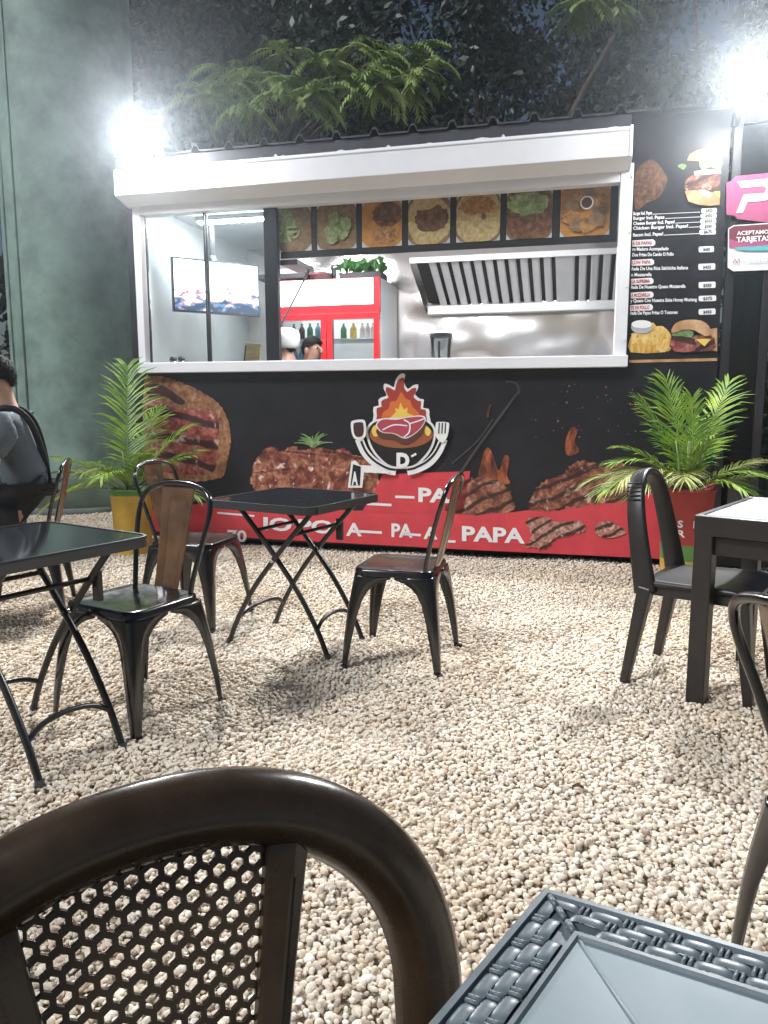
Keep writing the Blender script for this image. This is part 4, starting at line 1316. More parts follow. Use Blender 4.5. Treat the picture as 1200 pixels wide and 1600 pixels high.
# cup with black lid on the counter
bl = empty('blender_jar', S(px_in(689, 540, 0.40)[0], 0.40, CZ), STAND_ROT)
tag(bl, 'clear tapered blender jar with black lid on the serving counter', 'blender')
q = MB(); q.smooth = True; q.lathe([(0.065, 0.0), (0.068, 0.01), (0.085, 0.235)], 4 * 6, cap=False); q.build('jar', glass_mat('jar_plastic', (0.82, 0.86, 0.88), 0.10, 0.1), bl)
q = MB(); q.lathe([(0.09, 0.236), (0.09, 0.262), (0.07, 0.266)], 24); q.build('lid', mat('lid_dark', (0.03, 0.03, 0.035), rough=0.35), bl)
q = MB(); q.lathe([(0.086, 0.267), (0.08, 0.28), (0.03, 0.284)], 24); q.build('lid_top', mat('lid_pale', (0.7, 0.7, 0.72), rough=0.35), bl)
q = MB(); q.bar((0.0, -0.082, 0.2), (0.0, -0.066, 0.0), 0.018, 0.02); q.build('handle', MATS['lid_dark'], bl)

# ------------------------------------------------------------------ pressed-steel cafe chair (faces local +x)
def make_metal_chair():
    root = empty('metal_chair')
    H_ = 0.45
    # seat pan: dished rounded square
    q = MB(); q.smooth = True
    out = rrect(0.37, 0.36, 0.06, 6)
    rings = [(0.02, -0.010), (0.45, -0.008), (0.8, -0.003), (0.92, 0.001), (0.97, 0.0), (1.0, -0.006), (1.005, -0.03)]
    n = len(out)
    vs = [(x * k * (1.0 if x > 0 else 0.95), y * k * (1 + 0.04 * (x > 0)), H_ + z) for k, z in rings for x, y in out]
    fs = [tuple(range(n - 1, -1, -1))] + [(i * n + j, i * n + (j + 1) % n, (i + 1) * n + (j + 1) % n, (i + 1) * n + j) for i in range(len(rings) - 1) for j in range(n)]
    q.add(vs, fs)
    q.build('seat', M_BLACKM, root)
    # four flared legs, each the corner of the pressed skirt
    lv = [(0.425, 0.172), (0.41, 0.172), (0.395, 0.13), (0.375, 0.098), (0.35, 0.078), (0.31, 0.062), (0.24, 0.050), (0.12, 0.036), (0.03, 0.026), (0.0, 0.024)]
    for sx in (1, -1):
        for sy in (1, -1):
            q = MB(); q.smooth = True
            rows = []
            for z, wdt in lv:
                t = 1 - z / 0.425
                c = 0.178 + 0.046 * t + 0.008 * math.sin(math.pi * t)
                cr_ = 0.022 * (1 - 0.6 * t)
                wx = min(wdt, c)
                rows.append([(c, c - wx, z), (c, c - max(cr_ * 2, wx * 0.55), z), (c, c - cr_, z), (c - cr_ * 0.3, c - cr_ * 0.3, z), (c - cr_, c, z), (c - max(cr_ * 2, wx * 0.55), c, z), (c - wx, c, z)])
            vs = [(sx * x, sy * y, z) for r_ in rows for x, y, z in r_]
            fs = [(i * 7 + j, i * 7 + j + 1, (i + 1) * 7 + j + 1, (i + 1) * 7 + j) for i in range(len(rows) - 1) for j in range(6)]
            q.add(vs, fs)
            lg_ = q.build('leg', M_BLACKM, root, solid=0.004)
            q = MB(); c = 0.222
            q.box(sx * c - 0.017, sx * c + 0.009 * 1, sy * c - 0.017, sy * c + 0.009, -0.004, 0.014)
            q.build('foot', mat('black_rubber', (0.012, 0.012, 0.012), rough=0.7), lg_, bevel=0.003)
    # bent tube hoop
    pts = [(-0.140, -0.150, 0.435), (-0.150, -0.156, 0.50), (-0.185, -0.178, 0.64), (-0.220, -0.190, 0.755), (-0.240, -0.165, 0.822), (-0.251, -0.09, 0.852), (-0.254, 0, 0.860)]
    pts = pts + [(x, -y, z) for x, y, z in pts[:-1][::-1]]
    q = MB(); q.tube(spline(pts, 7), 0.0105, 10)
    q.build('hoop', M_BLACKM, root, smooth=True)
    # central splat with an embossed panel
    def splat(u, v):
        wdt = 0.062 + 0.026 * v
        y = (u * 2 - 1) * wdt
        z = 0.44 + 0.412 * v
        x = -0.158 - 0.092 * v - 0.006 * math.sin(math.pi * v) - 0.012 * (1 - (u * 2 - 1) ** 2)
        d = max(abs(u * 2 - 1) / 0.52, abs(v * 2 - 0.94) / 0.74)
        x -= 0.005 * math.exp(-((d - 1) / 0.10) ** 2)
        return (x, y, z)
    q = MB(); q.smooth = True; q.grid(splat, 24, 44)
    q.build('splat', mat('warm_reflection_steel', (0.115, 0.058, 0.026), rough=0.27, coat=0.4, var=(7, 0.4)), root, solid=0.003)  # warm reflection put into the splat's brown base colour
    q = MB()
    q.bar((-0.17, -0.17, 0.405), (0.17, 0.17, 0.405), 0.02, 0.004); q.bar((-0.17, 0.17, 0.40), (0.17, -0.17, 0.40), 0.02, 0.004)
    q.build('cross_brace', M_BLACKM, root)
    return root
chair0 = make_metal_chair()
def face(dx, dy): return math.atan2(dy, dx)
GRP = 'black metal cafe chairs'
chairs = [
    ((-0.948, 2.842), face(-0.5, -0.866), 'black metal chair with brown glossy splat tucked at the left glass table'),
    ((-1.03, 4.12), face(0.95, -0.30), 'black metal chair half hidden behind the brown-splat chair, before the left palm'),
    ((0.086, 3.459), face(-0.96, 0.28), 'black metal chair standing in the middle of the gravel, facing left'),
    ((0.962, 1.251), 0.16, 'black metal chair cut by the right edge, near the woven table'),
    ((-2.05, 4.32), face(-0.97, -0.25), 'black metal chair the seated person in grey sits on'),
]
for i, ((x, y), a, lb) in enumerate(chairs):
    o = chair0 if i == 0 else copy_tree(chair0)
    o.location = (x, y, 0.0); o.rotation_euler = (0, 0, a)
    if 'cut by the right edge' in lb:
        o.rotation_euler = (0, -0.07, a); o.location.z = 0.012
    tag(o, lb, 'chair', GRP)

# ------------------------------------------------------------------ folding table with dark glass top (legs cross along local x)
def make_glass_table():
    root = empty('folding_table')
    T = 0.725; W = 0.62
    q = MB(); q.prism(rrect(W - 0.02, W - 0.02, 0.05, 6), T - 0.006, T + 0.0005, 'z')
    q.build('glass_top', mat('black_glass', (0.010, 0.011, 0.014), rough=0.06, spec=0.6, coat=0.3), root)
    q = MB()
    o_ = rrect(W, W, 0.06, 8); i_ = rrect(W - 0.022, W - 0.022, 0.05, 8)
    n = len(o_)
    vs = [(x, y, T - 0.034) for x, y in o_] + [(x, y, T - 0.004) for x, y in o_] + [(x * 0.996, y * 0.996, T + 0.003) for x, y in o_] + [(x, y, T + 0.003) for x, y in i_] + [(x, y, T - 0.034) for x, y in i_]
    fs = [(a * n + j, a * n + (j + 1) % n, ((a + 1) % 5) * n + (j + 1) % n, ((a + 1) % 5) * n + j) for a in range(5) for j in range(n)]
    q.add(vs, fs)
    q.build('rim', mat('grey_rim_paint', (0.07, 0.072, 0.078), rough=0.25, metal=0.6), root, smooth=False)
    for (s, wy) in ((1, 0.185), (-1, 0.155)):
        for sy in (1, -1):
            q = MB()
            p_ = [(-s * 0.285, sy * wy, 0.0), (-s * 0.225, sy * wy, 0.13), (-s * 0.125, sy * wy, 0.29), (-s * 0.02, sy * wy, 0.42), (s * 0.10, sy * wy, 0.555), (s * 0.235, sy * wy, 0.695)]
            q.tube(spline(p_, 5), 0.0125, 9)
            lg_ = q.build('leg', M_TABLEM, root, smooth=True)
            q = MB(); q.tube([(-s * 0.289, sy * wy, -0.008), (-s * 0.278, sy * wy, 0.022)], 0.0148, 9)
            q.build('foot_cap', mat('grey_cap', (0.05, 0.05, 0.052), rough=0.6), lg_)
        q = MB()
        q.tube(spline([(-s * 0.225, -wy, 0.13), (-s * 0.215, -wy * 0.6, 0.165), (-s * 0.212, 0, 0.178), (-s * 0.215, wy * 0.6, 0.165), (-s * 0.225, wy, 0.13)], 5), 0.0095, 8)
        q.build('stretcher', M_TABLEM, root, smooth=True)
        q = MB(); q.tube([(s * 0.118, -wy, 0.575), (s * 0.118, wy, 0.575)], 0.009, 8)
        q.build('cross_bar', M_TABLEM, root, smooth=True)
        q = MB(); q.tube([(s * 0.225, -wy - 0.03, 0.688), (s * 0.225, wy + 0.03, 0.688)], 0.012, 8)
        q.build('top_bar', M_TABLEM, root, smooth=True)
    for sy in (1, -1):
        q = MB(); q.tube([(0, sy * 0.145, 0.443), (0, sy * 0.202, 0.443)], 0.009, 8)
        q.build('pivot_bolt', M_STEELB, root, smooth=True)
    q = MB(); q.box(0.10, 0.135, 0.20, 0.222, 0.49, 0.60); q.build('latch', M_TABLEM, root, bevel=0.004)
    return root
tab0 = make_glass_table()
tab0.location = (-1.22, 2.52, 0); tab0.rotation_euler = (0, 0, R(-33))
tag(tab0, 'square folding table with black glass top at the left edge', 'table', 'folding glass tables')
t2 = copy_tree(tab0)
t2.location = (-0.43, 3.70, 0); t2.rotation_euler = (0, 0, R(-29.6))
tag(t2, 'square folding glass table in front of the red band, left of the middle chair', 'table', 'folding glass tables')

# ------------------------------------------------------------------ plastic chair with open arched back (faces local +x)
def make_arch_chair():
    root = empty('plastic_chair')
    q = MB(); q.smooth = True
    q.grid(lambda u, v: (-0.20 + 0.42 * u, (v - 0.5) * (0.38 + 0.04 * u), 0.44 - 0.016 * math.sin(math.pi * u) * math.sin(math.pi * v) + 0.012 * u - 0.03 * max(0, u - 0.88) / 0.12), 12, 10)
    q.build('seat', M_RESIN2, root, solid=0.022)
    q = MB()
    for a, b in (((-0.19, -0.17), (0.2, -0.19)), ((-0.19, 0.17), (0.2, 0.19)), ((0.2, -0.19), (0.2, 0.19)), ((-0.19, -0.17), (-0.19, 0.17))):
        q.bar((a[0], a[1], 0.415), (b[0], b[1], 0.415), 0.02, 0.045)
    q.build('apron', M_RESIN2, root, bevel=0.004)
    for sx, sy in ((1, 1), (1, -1), (-1, 1), (-1, -1)):
        q = MB()
        q.bar((sx * 0.185, sy * 0.175, 0.425), (sx * 0.205 + (0.03 if sx > 0 else -0.05), sy * 0.19, 0.0), 0.062, 0.058, up=(1, 0, 0), w2=0.038, h2=0.036)
        q.build('leg', M_RESIN2, root, bevel=0.008)
    pts = [(-0.185, -0.185, 0.40), (-0.215, -0.178, 0.55), (-0.245, -0.160, 0.70), (-0.265, -0.125, 0.81), (-0.276, -0.070, 0.865), (-0.280, 0, 0.882)]
    pts = pts + [(x, -y, z) for x, y, z in pts[:-1][::-1]]
    sp = spline(pts, 6)
    q = MB(); q.smooth = True
    n = 12
    prof = [(math.copysign(abs(math.cos(2 * math.pi * k / n)) ** 0.6, math.cos(2 * math.pi * k / n)) * 0.36, math.copysign(abs(math.sin(2 * math.pi * k / n)) ** 0.6, math.sin(2 * math.pi * k / n))) for k in range(n)]
    q.tube(sp, [0.034 + 0.014 * abs(2 * i / (len(sp) - 1) - 1) ** 2 for i in range(len(sp))], prof=prof, up=(1, 0, 0.25))
    q.build('back_arch', M_RESIN2, root)
    for k in range(5):
        q = MB(); z = 0.775 + k * 0.016
        q.bar((-0.29 - k * 0.003, -0.158 + k * 0.008, z), (-0.235 - k * 0.003, -0.158 + k * 0.008, z + 0.004), 0.006, 0.005)
        q.build('grip_ridge', M_RESIN2, root)
    return root
pc = make_arch_chair()
pc.location = (1.35, 3.14, 0); pc.rotation_euler = (0, 0, face(0.79, -0.61)); pc.scale = (1, 1.10, 1)
tag(pc, 'dark brown plastic chair with open arched back beside the right palm', 'chair', 'brown plastic arch chairs')
pc2 = copy_tree(pc)
pc2.location = (-2.30, 3.70, 0); pc2.rotation_euler = (0, 0, face(-0.6, 0.8))
tag(pc2, 'dark brown plastic chair cut by the left edge in front of the seated person', 'chair', 'brown plastic arch chairs')

# ------------------------------------------------------------------ slatted resin table on the right
rt = empty('resin_table', (1.70, 2.93, 0), R(-40))
tag(rt, 'dark slatted resin table with square legs at the right edge', 'table')
T = 0.752; Wt = 0.74
for i in range(6):
    q = MB(); y0 = -Wt / 2 + 0.03 + i * (Wt - 0.06) / 6
    q.box(-Wt / 2 + 0.028, Wt / 2 - 0.028, y0 + 0.003, y0 + (Wt - 0.06) / 6 - 0.003, T - 0.02, T + (0.0008 if i % 2 else 0))
    q.build('slat', mat('slat_resin_sheen', (0.36, 0.35, 0.37), rough=0.34, var=(40, 0.2), bump=(60, 0.06)), rt, bevel=0.002)  # slats paler than the frame: grazing lamp reflection put into the colour
q = MB()
q.box(-Wt / 2, Wt / 2, -Wt / 2, -Wt / 2 + 0.027, T - 0.075, T + 0.002); q.box(-Wt / 2, Wt / 2, Wt / 2 - 0.027, Wt / 2, T - 0.075, T + 0.002)
q.box(-Wt / 2, -Wt / 2 + 0.027, -Wt / 2 + 0.027, Wt / 2 - 0.027, T - 0.075, T + 0.002); q.box(Wt / 2 - 0.027, Wt / 2, -Wt / 2 + 0.027, Wt / 2 - 0.027, T - 0.075, T + 0.002)
q.build('frame', M_RESIN2, rt, bevel=0.004)
for sx in (1, -1):
    for sy in (1, -1):
        q = MB(); cx, cy = sx * (Wt / 2 - 0.036), sy * (Wt / 2 - 0.036)
        q.box(cx - 0.034, cx + 0.034, cy - 0.034, cy + 0.034, 0.0, T - 0.004 if False else T - 0.022)
        q.build('leg', M_RESIN2, rt, bevel=0.005)
for s in (1, -1):
    q = MB(); q.box(-0.31, 0.31, s * (Wt / 2 - 0.05), s * (Wt / 2 - 0.03), T - 0.15, T - 0.08); q.build('rail', M_RESIN2, rt, bevel=0.003)

# ------------------------------------------------------------------ near chair with perforated back (stands between camera and gravel, faces away)
nc = empty('perforated_chair', (-0.1726, 0.5625, 0), 0.5624)
tag(nc, 'big dark brown plastic chair with hexagon-perforated back in the foreground', 'chair')
ZT, HWD, HHT, LEAN, PW = 0.8564, 0.3099, 0.2703, -0.1668, 0.952
def back_pt(w_, z, off=0.0):
    return Vector((w_, -(z - 0.45) * LEAN - 0.25 * (w_ * w_) * 0.0 + off, z))
def arch_outline(k, th):
    # k: inset of the rim in metres
    hw, hh = HWD - k, HHT - k
    c, s_ = math.cos(th), math.sin(th)
    return hw * math.copysign(abs(c) ** PW, c), ZT - k - hh + hh * math.copysign(abs(s_) ** PW, s_)
q = MB(); q.smooth = True
# rim: rolled cross-section swept round the arch then down the sides
path = [(-HWD + 0.045 + 0.012, 0.40), (-HWD + 0.045 + 0.003, 0.50)]
ths = [math.pi * (1 - k / 40) for k in range(41)]
path_pts = []
for z in (0.36, 0.42, 0.48, 0.54):
    path_pts.append((-HWD + 0.010 * (0.577 - z) / 0.2, z, -1, 0))
for th in ths:
    w0, z0 = arch_outline(0.0, th)
    w1, z1 = arch_outline(0.01, th)
    nn = Vector((w0 - w1, z0 - z1)).normalized() if (w0 - w1) or (z0 - z1) else Vector((0, 1))
    path_pts.append((w0, z0, nn.x, nn.y))
for z in (0.54, 0.48, 0.42, 0.36):
    path_pts.append((HWD - 0.010 * (0.577 - z) / 0.2, z, 1, 0))
BW = 0.078
sect = [(0.000, 0.000), (0.004, -0.012), (0.014, -0.021), (0.034, -0.025), (0.056, -0.020), (0.070, -0.010), (BW, 0.004), (BW - 0.003, 0.010), (0.050, 0.004), (0.022, 0.002), (0.008, 0.010), (0.002, 0.010)]
ns = len(sect)
vs, fs = [], []
for (w_, z_, nx, nz) in path_pts:
    for (ins, dep) in sect:
        kk = 1.0 - 0.10 * abs(nz)
        P3 = back_pt(w_ - nx * ins * kk, z_ - nz * ins * kk, dep)
        vs.append(P3)
for i in range(len(path_pts) - 1):
    for j in range(ns):
        j2 = (j + 1) % ns
        fs.append((i * ns + j, i * ns + j2, (i + 1) * ns + j2, (i + 1) * ns + j))
q.add(vs, fs)
q.build('back_rim', M_RESIN, nc)
def inner_top(w_):
    # height of the rim's inner edge at width w_
    best = None
    for th in np.linspace(0.05, math.pi - 0.05, 240):
        a, b = arch_outline(BW * 0.92, th)
        if best is None or abs(a - w_) < best[0]: best = (abs(a - w_), b)
    return best[1]
# two upright stiles and a lower rail
STW = 0.105
for s in (1, -1):
    zt_ = inner_top(s * (STW + 0.020)) + 0.03
    q = MB(); q.smooth = False
    nsg = 8
    vs, fs = [], []
    for k in range(nsg + 1):
        t = k / nsg
        z = zt_ + (0.42 - zt_) * t
        c_ = s * (0.124 - (0.76 - z) * 0.19)
        hw_ = 0.0145 + 0.008 * (1 - t) ** 2
        for (dw, dy) in ((-hw_, 0.004), (-hw_, -0.010), (hw_ * 0.2, -0.016), (hw_, -0.010), (hw_, 0.004)):
            vs.append(back_pt(c_ + dw * s, z, dy))
    for k in range(nsg):
        for j in range(5):
            j2 = (j + 1) % 5
            fs.append((k * 5 + j, k * 5 + j2, (k + 1) * 5 + j2, (k + 1) * 5 + j))
    q.add(vs, fs)
    q.build('stile', M_RESIN, nc, bevel=0.003)
q = MB()
vs = []
for (w_, z, dy) in ((-0.235, 0.44, 0.006), (0.235, 0.44, 0.006), (0.235, 0.39, 0.006), (-0.235, 0.39, 0.006), (-0.235, 0.44, -0.014), (0.235, 0.44, -0.014), (0.235, 0.39, -0.014), (-0.235, 0.39, -0.014)):
    vs.append(back_pt(w_, z, dy))
q.add(vs, [(0, 1, 2, 3), (4, 5, 6, 7), (0, 1, 5, 4), (1, 2, 6, 5), (2, 3, 7, 6), (3, 0, 4, 7)])
q.build('lower_rail', M_RESIN, nc, bevel=0.004)
# perforated panel: hexagon cells, each opening a real hole
q = MB()
PITX = 0.0170; PITZ = PITX * 0.866; HR = 0.0067
vs, fs = [], []
row = 0
z = 0.425
while z < 0.80:
    x = -0.118 + (PITX / 2 if row % 2 else 0)
    while x < 0.118:
        lim = 0.107 - (0.76 - z) * 0.17
        if abs(x) < lim and z < inner_top(x) + 0.012:
            base = len(vs)
            ro = PITX / math.sqrt(3)
            for rr in (ro, HR):
                for dy in (-0.002, 0.0015):
                    for k in range(6):
                        a = R(30 + 60 * k)
                        vs.append(back_pt(x + rr * math.cos(a), z + rr * math.sin(a), dy))
            for k in range(6):
                k2 = (k + 1) % 6
                fs.append((base + k, base + k2, base + 12 + k2, base + 12 + k))
                fs.append((base + 6 + k, base + 18 + k, base + 18 + k2, base + 6 + k2))
                fs.append((base + 12 + k, base + 12 + k2, base + 18 + k2, base + 18 + k))
        x += PITX
    z += PITZ
    row += 1
q.add(vs, fs)
q.build('perforated_panel', M_RESIN, nc)
# seat, arms and legs
q = MB(); q.smooth = True
q.grid(lambda u, v: ((u - 0.5) * (0.44 + 0.05 * v), 0.0 - 0.46 * v, 0.405 - 0.02 * math.sin(math.pi * u) * math.sin(math.pi * v) + 0.03 * v - 0.04 * max(0, v - 0.9) / 0.1), 12, 12)
q.build('seat', M_RESIN, nc, solid=0.02)
for s in (1, -1):
    for (x0, y0, x1, y1) in ((0.225, 0.01, 0.25, 0.07), (0.235, -0.42, 0.26, -0.46)):
        q = MB(); q.bar((s * x0, y0, 0.42), (s * x1, y1, 0.0), 0.075, 0.06, up=(0, 1, 0), w2=0.045, h2=0.04)
        q.build('leg', M_RESIN, nc, bevel=0.008)

# ------------------------------------------------------------------ near table with woven-pattern border
TZ = 0.73
c0 = at_z(850, 1385, TZ)
m_ang = R(282.9); hf = R(49.5)
eu = Vector((math.cos(m_ang + hf), math.sin(m_ang + hf), 0)); ev = Vector((math.cos(m_ang - hf), math.sin(m_ang - hf), 0))
nt_ = empty('woven_table', (c0.x, c0.y, 0))
tag(nt_, 'grey plastic table with woven-pattern border, corner at the bottom right', 'table')
LT = 0.80
def wt_pt(u, v, z=TZ): return eu * u + ev * v + Vector((0, 0, z))
M_WOV = mat('grey_woven_plastic', (0.12, 0.145, 0.16), rough=0.42, var=(25, 0.2), rvar=0.08)
M_WOVT = mat('grey_table_plastic', (0.18, 0.225, 0.245), rough=0.42, var=(5, 0.22), rvar=0.16)
BD = 0.051
q = MB()
def ringq(a0, a1, z0, z1, q):
    o_ = [wt_pt(a0, a0, z0), wt_pt(LT - a0, a0, z0), wt_pt(LT - a0, LT - a0, z0), wt_pt(a0, LT - a0, z0)]
    i_ = [wt_pt(a1, a1, z1), wt_pt(LT - a1, a1, z1), wt_pt(LT - a1, LT - a1, z1), wt_pt(a1, LT - a1, z1)]
    q.add(o_ + i_, [(j, (j + 1) % 4, 4 + (j + 1) % 4, 4 + j) for j in range(4)])
ringq(0.0, 0.0, TZ - 0.035, TZ - 0.002, q); ringq(0.0, 0.002, TZ - 0.002, TZ, q); ringq(0.002, 0.007, TZ, TZ, q); ringq(0.007, 0.009, TZ, TZ - 0.006, q)
ringq(0.009, BD - 0.004, TZ - 0.006, TZ - 0.006, q); ringq(BD - 0.004, BD - 0.003, TZ - 0.006, TZ, q); ringq(BD - 0.003, BD + 0.001, TZ, TZ, q); ringq(BD + 0.001, BD + 0.003, TZ, TZ - 0.003, q)
ringq(0.0, 0.03, TZ - 0.035, TZ - 0.035, q)
top = q.build('border', M_WOV, nt_)
q = MB()
a0 = BD + 0.003
cn = [wt_pt(a0, a0, TZ - 0.003), wt_pt(LT - a0, a0, TZ - 0.003), wt_pt(LT - a0, LT - a0, TZ - 0.003), wt_pt(a0, LT - a0, TZ - 0.003)]
ins = 0.205
cn2 = [wt_pt(ins, ins, TZ - 0.0075), wt_pt(LT - ins, ins, TZ - 0.0075), wt_pt(LT - ins, LT - ins, TZ - 0.0075), wt_pt(ins, LT - ins, TZ - 0.0075)]
q.add(cn + cn2, [(0, 1, 5, 4), (1, 2, 6, 5), (2, 3, 7, 6), (3, 0, 4, 7), (4, 5, 6, 7)])
q.build('tabletop', M_WOVT, nt_, bevel=0.0022, seg=2)
for (i, j) in ((0, 0), (1, 0), (1, 1), (0, 1)):
    q = MB()
    u0, v0 = (a0, LT - a0)[i], (a0, LT - a0)[j]
    u1, v1 = (ins, LT - ins)[i], (ins, LT - ins)[j]
    q.tube([wt_pt(u0, v0, TZ - 0.0035), wt_pt(u1, v1, TZ - 0.008)], 0.0022, 6)
    q.build('corner_rib', M_WOVT, nt_, smooth=True)
# strands of the woven border: short arched bands over paired cross cords
sm_x = 0.0385
def strand_mesh(edge_vec, in_vec, name):
    q = MB(); q.smooth = True
    L, Wd = 0.034, 0.0112
    def fn(u, v):
        t = u * 2 - 1
        z = 0.0034 * (1 - t ** 4) - 0.002 * (abs(t) ** 8)
        return edge_vec * (t * L / 2) + in_vec * ((v - 0.5) * Wd) + Vector((0, 0, z - 0.0012 * (2 * v - 1) ** 4))
    q.grid(fn, 8, 4)
    me = q.mesh(name, M_WOV)
    return me
def cord_mesh(in_vec, name):
    q = MB(); q.smooth = True
    q.tube([in_vec * -0.0056, in_vec * 0.0056], 0.0019, 6)
    return q.mesh(name, M_WOV)
sides = [(eu, ev, lambda s_, k_: (s_, k_)), (ev, eu, lambda s_, k_: (k_, s_)), (eu, ev, lambda s_, k_: (s_, LT - k_)), (ev, eu, lambda s_, k_: (LT - k_, s_))]
for si, (ed, inn, fn) in enumerate(sides):
    sme = strand_mesh(ed, inn, 'strand'); cme = cord_mesh(inn, 'cord')
    for r_ in range(3):
        k_ = 0.0148 + r_ * 0.0118
        x = 0.024 + (sm_x / 2 if r_ % 2 else 0) + 0.008 * r_
        while x < LT - 0.018 - k_:
            if x > k_ + 0.006:
                u, v = fn(x, k_)
                o = bpy.data.objects.new('strand', sme); col.objects.link(o); o.parent = nt_; o.location = wt_pt(u, v, TZ - 0.0046)
                u2, v2 = fn(x + sm_x / 2 - 0.0025, k_)
                for dd in (0.0, 0.005):
                    u2, v2 = fn(x + sm_x / 2 - 0.0025 + dd, k_)
                    o = bpy.data.objects.new('cord', cme); col.objects.link(o); o.parent = nt_; o.location = wt_pt(u2, v2, TZ - 0.0030)
            x += sm_x
for (i, j) in ((0, 0), (1, 0), (1, 1), (0, 1)):
    for k in range(3):
        d0 = 0.010 + k * 0.0135
        q = MB(); su, sv = (1, -1)[i], (1, -1)[j]
        ub, vb = (0, LT)[i], (0, LT)[j]
        q.tube([wt_pt(ub + su * d0, vb + sv * d0, TZ - 0.002), wt_pt(ub + su * (d0 + 0.010), vb + sv * (d0 + 0.010), TZ - 0.002)], 0.0030, 8)
        q.build('corner_knot', M_WOV, nt_, smooth=True)
for (i, j) in ((0.06, 0.06), (LT - 0.06, 0.06), (LT - 0.06, LT - 0.06), (0.06, LT - 0.06)):
    q = MB(); p_ = wt_pt(i, j, 0)
    q.bar((p_.x, p_.y, 0), (p_.x, p_.y, TZ - 0.037), 0.05, 0.05, w2=0.065, h2=0.065)
    q.build('leg', M_WOV, nt_, bevel=0.006)

# ------------------------------------------------------------------ potted palms
M_FROND = ramp_mat('palm_leaf', [(0, (0.06, 0.15, 0.012)), (0.5, (0.17, 0.30, 0.025)), (1, (0.36, 0.47, 0.06))], 6.0, rough=0.42)
M_FRONDY = ramp_mat('palm_leaf_dry', [(0, (0.13, 0.20, 0.03)), (0.5, (0.27, 0.31, 0.08)), (1, (0.38, 0.30, 0.12))], 5, rough=0.5)
M_STEM = mat('palm_stem', (0.16, 0.20, 0.06), rough=0.5, var=(8, 0.3))
def frond(parent, base, ang, lean, L, droop, leaf, mtl, npair=33, vee=0.5, seed=0, twist=0.0):
    rn = random.Random(seed)
    d = Vector((math.cos(ang) * math.sin(lean), math.sin(ang) * math.sin(lean), math.cos(lean)))
    pts = []
    p_ = Vector(base)
    n = 16
    for k in range(n + 1):
        pts.append(p_.copy())
        d = (d + Vector((math.cos(ang) * 0.35, math.sin(ang) * 0.35, -1)) * droop * (0.3 + k / n) / n).normalized()
        p_ = p_ + d * (L / n)
    q = MB()
    q.tube(pts, [0.007 * (1 - 0.8 * k / n) for k in range(n + 1)], 5)
    fo = q.build('frond', M_STEM, parent, smooth=True)
    q = MB()
    for i in range(npair):
        t = 0.22 + 0.78 * (i + 0.5) / npair
        f = t * n; k = min(int(f), n - 1)
        c = pts[k].lerp(pts[k + 1], f - k)
        tg = (pts[k + 1] - pts[k]).normalized()
        ref = Vector((math.cos(ang + twist), math.sin(ang + twist), 0))
        sd = tg.cross(Vector((0, 0, 1)))
        if sd.length < 0.15: sd = Vector((-ref.y, ref.x, 0))
        sd.normalize()
        if twist: sd = Matrix.Rotation(twist, 3, tg) @ sd
        upn = sd.cross(tg).normalized()
        ll = 1.12 * leaf * (math.sin(math.pi * (0.12 + 0.80 * (i + 0.5) / npair)) ** 0.6) * rn.uniform(0.78, 1.1)
        for s in (1, -1):
            if rn.random() < 0.05: continue
            a_ = R(52 - 26 * i / npair + rn.uniform(-9, 9))
            ld = (tg * math.cos(a_) + (sd * s * math.cos(vee) + upn * math.sin(vee)) * math.sin(a_)).normalized()
            wd = 0.0064 * rn.uniform(0.75, 1.2) * (leaf / 0.28)
            wv = (ld.cross(upn)).normalized()
            nv = wv.cross(ld)
            P = []
            for u in (0.0, 0.3, 0.65, 1.0):
                cc = c + ld * ll * u - Vector((0, 0, 1)) * (ll * 0.34 * u * u * rn.uniform(0.8, 1.2))
                wu = wd * (0.5, 1.0, 0.8, 0.05)[(0, 1, 2, 3)[[0.0, 0.3, 0.65, 1.0].index(u)]]
                P += [cc - wv * wu + nv * wu * 0.4, cc, cc + wv * wu + nv * wu * 0.4]
            q.add(P, [(j * 3 + m_, j * 3 + m_ + 1, (j + 1) * 3 + m_ + 1, (j + 1) * 3 + m_) for j in range(3) for m_ in range(2)])
    q.build('leaflets', mtl, fo)
    return fo
